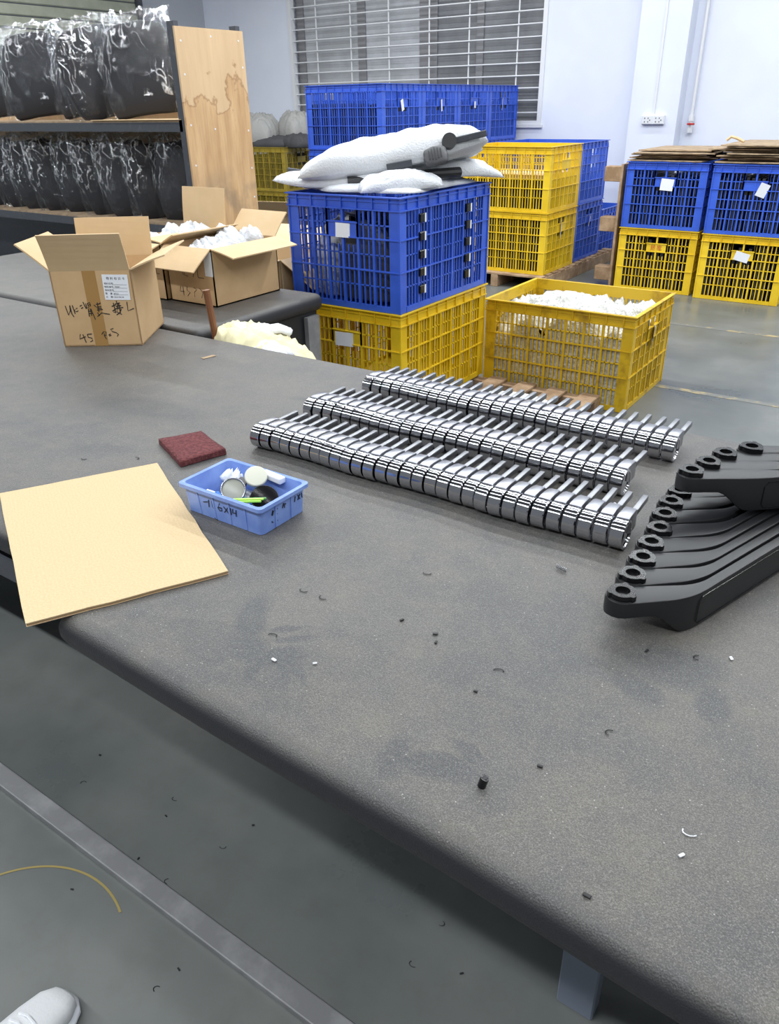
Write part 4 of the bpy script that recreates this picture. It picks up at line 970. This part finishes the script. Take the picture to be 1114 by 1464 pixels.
# blue parts bin
BO = Vector((-.946, .928)); bw, bd, bh = .232, .150, .062
e = thing('parts_bin', 'small light blue plastic bin of odds and ends on the bench', 'bin', (-.955-.0, .928, .751), 0)
bw0, bd0 = .188, .122
def ringpts(w, d, z, r=.01):
    o = []
    for cx, cy, a0 in ((-r, r, -PI/2), (-r, d-r, 0), (-w+r, d-r, PI/2), (-w+r, r, PI)):
        for k in range(5): a = a0+PI/2*k/4; o.append((cx+r*math.cos(a), cy+r*math.sin(a), z))
    return o
bm = B()
def sh(P, dx, dy): return [(x+dx, y+dy, z) for x, y, z in P]
W_, D_ = .226, .142
rings = [sh(ringpts(W_-.016, D_-.012, .0), -.008, .006), sh(ringpts(W_-.008, D_-.006, .055), -.004, .003), sh(ringpts(W_+.008, D_+.008, .056), .004, -.004), sh(ringpts(W_+.008, D_+.008, .064), .004, -.004),
         sh(ringpts(W_-.002, D_-.002, .066), -.001, .001), sh(ringpts(W_-.010, D_-.010, .064), -.005, .005), sh(ringpts(W_-.034, D_-.024, .004), -.017, .012)]
V = [[bm.verts.new(p) for p in r] for r in rings]
for A, D in zip(V, V[1:]):
    n = len(A)
    for k in range(n): bm.faces.new((A[k], A[(k+1) % n], D[(k+1) % n], D[k]))
bm.faces.new(V[0][::-1]); bm.faces.new(V[-1]); obj('tub', bm, BIN, e, smooth=True)
for k in range(1, 5):
    x = -W_*k/5; bm = B()
    vs = bb(bm, x-.0022, x+.0022, .0012, .007, .002, .056)
    for v in vs:
        if v.co.z < .02: v.co.y += .0035; v.co.x += (-W_/2-x)*.04
    obj('rib', bm, BIN, e)
for k in range(1, 3):
    y = D_*k/3; bm = B(); vs = bb(bm, -.006, -.0018, y-.0022, y+.0022, .002, .056)
    for v in vs:
        if v.co.z < .02: v.co.x -= .0042
    obj('rib', bm, BIN, e)
def strokes_m(parent, segs, M, r, name='pen_stroke'):
    if len(segs) > 1:
        for q in segs: strokes_m(parent, [q], M, r, name)
        return
    bm = B()
    for s in segs: tube(bm, [M(*p) for p in s], r, 5)
    return obj(name, bm, INK, parent)
strokes_m(e, [[(0, 4), (6, 6)], [(8, 9), (7, 0)], [(12, 9), (12, 2), (14, 0)], [(22, 9), (19, 3), (21, 0), (24, 1), (24, 4), (20, 4)], [(27, 7), (33, 0)], [(33, 8), (27, 0)], [(36, 8), (36, 0)], [(39, 8), (38, 3), (42, 4)], [(43, 8), (42, 0)], [(12, -12), (16, -14)]],
          lambda x, y: (-.165+x*.0022, .0052-.055*(.026+y*.0019), .026+y*.0019), .0010)
strokes_m(e, [[(0, 0), (3, 10)], [(5, 8), (2, -2)], [(10, 12), (12, 2)], [(8, 6), (15, 8)], [(9, 0), (14, -4)], [(30, 12), (27, 2)], [(33, 10), (32, 0)], [(28, 6), (36, 8)], [(60, 12), (58, 0)], [(66, 12), (72, 0)], [(72, 12), (66, 0)], [(76, 12), (78, 0)], [(10, -12), (14, -20)], [(0, -14), (3, -18)]],
          lambda x, y: (-.0072+.073*(.034+y*.001), .035+x*.0012, .034+y*.001), .0010)
bx, by = -.955, .928
def TQ(x, y, z): return Vector((x, y, z)).to_track_quat('Z', 'Y').to_euler()
def disc(name, label, c, r, th, m, rot, rimm=None, cat='cap', n=36):
    o = thing(name, label, cat, c); o.rotation_euler = rot
    bm = B(); add_cyl(bm, (0, 0, 0), (0, 0, th), r, n); bevel(bm, min(.002, th*.3), 2); obj('disc', bm, m, o, smooth=True)
    if rimm:
        bm = B(); ro, ri = r*1.06, r*.93
        P = [[(q*math.cos(2*PI*k/n), q*math.sin(2*PI*k/n), z) for k in range(n)] for q, z in ((ro, -.001), (ro, th+.002), (ro-.001, th+.003), (ri, th+.003), (ri, th-.0005))]
        V = [[bm.verts.new(p) for p in rg] for rg in P]
        for A, D in zip(V, V[1:]):
            for k in range(n): bm.faces.new((A[k], A[(k+1) % n], D[(k+1) % n], D[k]))
        obj('rim', bm, rimm, o, smooth='all')
    return o
IV = mat('ivory_cap', (.62, .62, .52), .45); GR = mat('greenish_grey_lens', (.36, .36, .30), .3)
D1 = disc('rimmed_disc', 'grey round cap with a raised steel rim in the blue bin', (bx-.125, by+.052, .751+.050), .0245, .008, GR, TQ(.65, -.6, .62), SATIN)
D2 = disc('dark_disc', 'dark grey disc tucked behind the rimmed cap in the blue bin', (bx-.145, by+.078, .751+.042), .027, .006, mat('dark_rubber', (.07, .07, .075), .5), (.35, -.1, 0))
D3 = disc('black_disc', 'glossy black round lid leaning in the blue bin', (bx-.055, by+.070, .751+.042), .029, .005, BLKG, TQ(.5, -.35, .75))
D4 = disc('black_disc', 'second black disc under the ivory knob in the blue bin', (bx-.088, by+.095, .751+.024), .026, .005, BLKG, (.1, .1, 0))
e2 = thing('ivory_knob', 'ivory round pad on a white block over the bin rim', 'knob', (bx-.112, by+.108, .751+.060)); e2.rotation_euler = TQ(.45, -.42, .8)
bm = B(); add_cyl(bm, (0, 0, 0), (0, 0, .010), .024, 32); bevel(bm, .0035, 3); obj('pad', bm, IV, e2, smooth=True)
bm = B(); add_box(bm, (.022, .028, .003), (.062, .018, .014), Matrix.Rotation(-.12, 3, 'Z')); bevel(bm, .003, 2); ob_ = obj('block', bm, PAPER, e2); ob_.matrix_local = e2.rotation_euler.to_matrix().to_4x4().inverted() @ Matrix.Translation((.004, -.004, -.004))
bm = lump(.055, .038, .03, 12, .5, 4, 201, p=3, flat=.2); o = obj('foil_scrap', bm, mat('crumpled_silver_wrap', (.62, .66, .74), .35, bump=1, bscale=120), smooth='all', loc=(bx-.170, by+.085, .751+.036)); o.rotation_euler = (-.7, .5, .4); tag(o, 'crumpled silver plastic scrap at the left in the blue bin', 'scrap')
for i, (dx, dy, dz, rz, c) in enumerate(((-.185, .045, .030, .3, (.75, .77, .8)), (-.155, .040, .034, -.1, (.03, .16, .55)), (-.145, .030, .033, .7, (.75, .77, .8)), (-.098, .062, .028, .2, (.03, .12, .45)), (-.098, .036, .032, -.6, (.75, .77, .8)), (-.112, .022, .030, .5, (.6, .62, .66)))):
    bm = B(); add_cyl(bm, (-.011, 0, 0), (.011, 0, 0), .0065, 12); add_cyl(bm, (.011, 0, 0), (.016, 0, 0), .009, 12); o = obj('pipe_fitting', bm, mat('fit%d' % i, c, .25), smooth=True, loc=(bx+dx, by+dy, .751+dz)); o.rotation_euler = (.3, .2, rz)
    tag(o, ('white pipe fitting at the far left in the blue bin', 'blue-collared fitting in the blue bin', 'white fitting next to the rimmed cap in the blue bin', 'dark blue fitting right of the rimmed cap', 'white fitting under the green sticks in the blue bin', 'silver fitting nearest the front wall of the blue bin')[i], 'fitting', 'small fittings in the blue bin')
for i, (o_, z, c) in enumerate(((0, .052, (.30, .62, .05)), (.0075, .054, (.45, .72, .10)), (.015, .052, (.06, .28, .05)))):
    bm = B(); add_box(bm, (0, 0, 0), (.062, .005, .004)); bevel(bm, .001, 1); ob = obj('green_stick', bm, mat('green%d' % i, c, .4), loc=(bx-.064, by+.026+o_, .751+z)); ob.rotation_euler = (0, 0, .62)
    tag(ob, ('yellow-green stick nearest the front rim of the blue bin', 'bright lime stick between the other two in the blue bin', 'dark green stick against the black lid in the blue bin')[i], 'stick', 'green sticks in the blue bin')
bm = lump(.17, .10, .022, 10, .1, 3, 77, p=5, flat=.1); tag(obj('small_parts', bm, mat('mixed_bits', (.10, .12, .16), .4, vscale=150, vcol=(.6, .62, .66)), smooth='all', loc=(bx-.113, by+.071, .757)), 'loose small parts covering the bottom of the blue bin', 'parts', kind='stuff')
# spring
bm = B(); tube(bm, [(-.43+.022*k/60, 1.14+.0035*math.cos(k*.7)-.006*k/60, .7555+.0035*math.sin(k*.7)) for k in range(61)], .0007, 5)
tag(obj('coil_spring', bm, SATIN, smooth=True), 'tiny steel coil spring in front of the nearest chrome row', 'spring')
# black spacer
e = thing('black_spacer', 'small black tubular spacer standing near the front edge of the bench', 'spacer', (-.301, .618, .751)); bm = B()
add_cyl(bm, (0, 0, 0), (.003, .002, .014), .0055, 16); obj('tube', bm, BLKG, e, smooth=True)
bm = B(); add_cyl(bm, (.003, .002, .0141), (.003, .002, .0146), .0035, 12); obj('bore', bm, INK, e)
# debris: curls and chips
random.seed(11)
DB = [(-1.965, 1.748, 'strip'), (-1.593, .98, 'curl'), (-1.483, 1.049, 'curl'), (-.727, .833, 'curl'), (-.77, .832, 'curl'), (-.619, .997, 'curl'), (-.576, .852, 'chip'), (-.498, .832, 'chip'), (-.51, .85, 'chip'), (-.725, .703, 'curl'),
      (-.683, .659, 'chipw'), (-.625, .687, 'chipw'), (-.391, .766, 'chip'), (-.199, .793, 'curl'), (-.254, .687, 'chip'), (-.104, 1.043, 'chipw'), (-.07, .691, 'curlw'), (-.067, .654, 'chipw'), (-.136, .548, 'chip'), (-.216, .992, 'chip'), (-.145, 1.018, 'curl'), (-.382, .824, 'curl'), (-.331, 1.262, 'chipw'), (-.428, 1.439, 'chipw')]
words = ['in front of the carton', 'left on the bench by the pad', 'beside the pad', 'below the blue bin', 'left below the blue bin', 'right of the blue bin', 'mid bench', 'mid bench right', 'mid bench, paired', 'beside the handprint',
         'pale one in the handprint', 'white one right of the handprint', 'centre right', 'right of centre', 'above the black spacer', 'far right by the arms', 'white one at lower right', 'lowest right', 'near the front edge', 'under the arms', 'in front of the arms', 'centre', 'by the nearest chrome row end', 'between chrome rows and arms']
def bit(x, y, z, kind, label, grp, k):
    bm = B(); a = random.uniform(0, 6.28)
    if kind.startswith('curl'):
        tube(bm, [(x+.006*math.cos(a+q*.5)*(1+.1*q), y+.006*math.sin(a+q*.5), z+.001) for q in range(7)], .0008, 4)
    elif kind == 'strip':
        add_box(bm, (x, y, z+.001), (.018, .05, .0012), Matrix.Rotation(-.2, 3, 'Z'))
    else:
        add_box(bm, (x, y, z+.0014), (.006+.003*random.random(), .003+.002*random.random(), .0024), Matrix.Rotation(a, 3, 'Z')); bevel(bm, .0006, 1)
    m = PAPER if kind.endswith('w') else CARDOLD if kind == 'strip' else INK
    tag(obj('debris_chip' if 'chip' in kind else 'debris_curl' if 'curl' in kind else 'tape_scrap', bm, m), label, 'debris', grp)
for k, (x, y, kd) in enumerate(DB): bit(x, y, .7505, kd, ('tape scrap' if kd == 'strip' else 'tiny pale chip' if kd.endswith('w') else 'tiny black scrap')+' on the bench, '+words[k], 'scraps on the bench', k)
FD = [(-1.487, .773), (-1.212, .785), (-1.189, .737), (-1.014, .752), (-1.149, .622), (-1.049, .62), (-.879, .5), (-.884, .45), (-.995, .834), (-1.442, .69), (-1.208, .49), (-.5, .871), (-.412, .804), (-.502, .767)]
for k, (x, y) in enumerate(FD): bit(x, y, .0, 'curl' if k % 2 else 'chip', 'tiny black scrap on the floor, %s counted from the left side' % ORD[sorted(range(14), key=lambda q: FD[q][0]).index(k)], 'scraps on the floor', k)

# ================================================================ SHOE
e = thing('white_sneaker', 'white sneaker toe on the floor at the lower left corner', 'shoe', (-1.0, .348, 0), .1)
def shoe_loft(secs, n=20):
    bm = B(); prev = None
    for y, hw, z0, z1 in secs:
        ring = [bm.verts.new((hw*math.copysign(abs(math.cos(a))**.8, math.cos(a)), y, (z0+z1)/2+(z1-z0)/2*math.copysign(abs(math.sin(a))**.7, math.sin(a)))) for a in [2*PI*k/n for k in range(n)]]
        if prev:
            for k in range(n): bm.faces.new((prev[k], prev[(k+1) % n], ring[(k+1) % n], ring[k]))
        else: bm.faces.new(ring)
        prev = ring
    bm.faces.new(prev[::-1]); return bm
obj('upper', shoe_loft([(-.004, .012, .02, .035), (-.012, .028, .014, .048), (-.035, .041, .014, .060), (-.075, .047, .014, .072), (-.13, .043, .014, .095), (-.18, .038, .014, .115), (-.24, .037, .014, .11), (-.285, .028, .014, .09), (-.295, .015, .02, .07)]), mat('white_shoe', (.74, .75, .76), .6, bump=.3, bscale=200), e, smooth='all')
obj('sole', shoe_loft([(.002, .012, .002, .016), (-.012, .034, 0, .022), (-.04, .047, 0, .022), (-.08, .051, 0, .022), (-.16, .043, 0, .022), (-.25, .042, 0, .024), (-.30, .025, 0, .024), (-.305, .012, .002, .02)]), PAPER, e, smooth='all')
bm = B()
for k in range(5): tube(bm, [(-.022, -.085-.018*k, .075+.008*k), (0, -.083-.018*k, .082+.008*k), (.022, -.085-.018*k, .075+.008*k)], .0025, 5)
obj('laces', bm, KNIT, e)
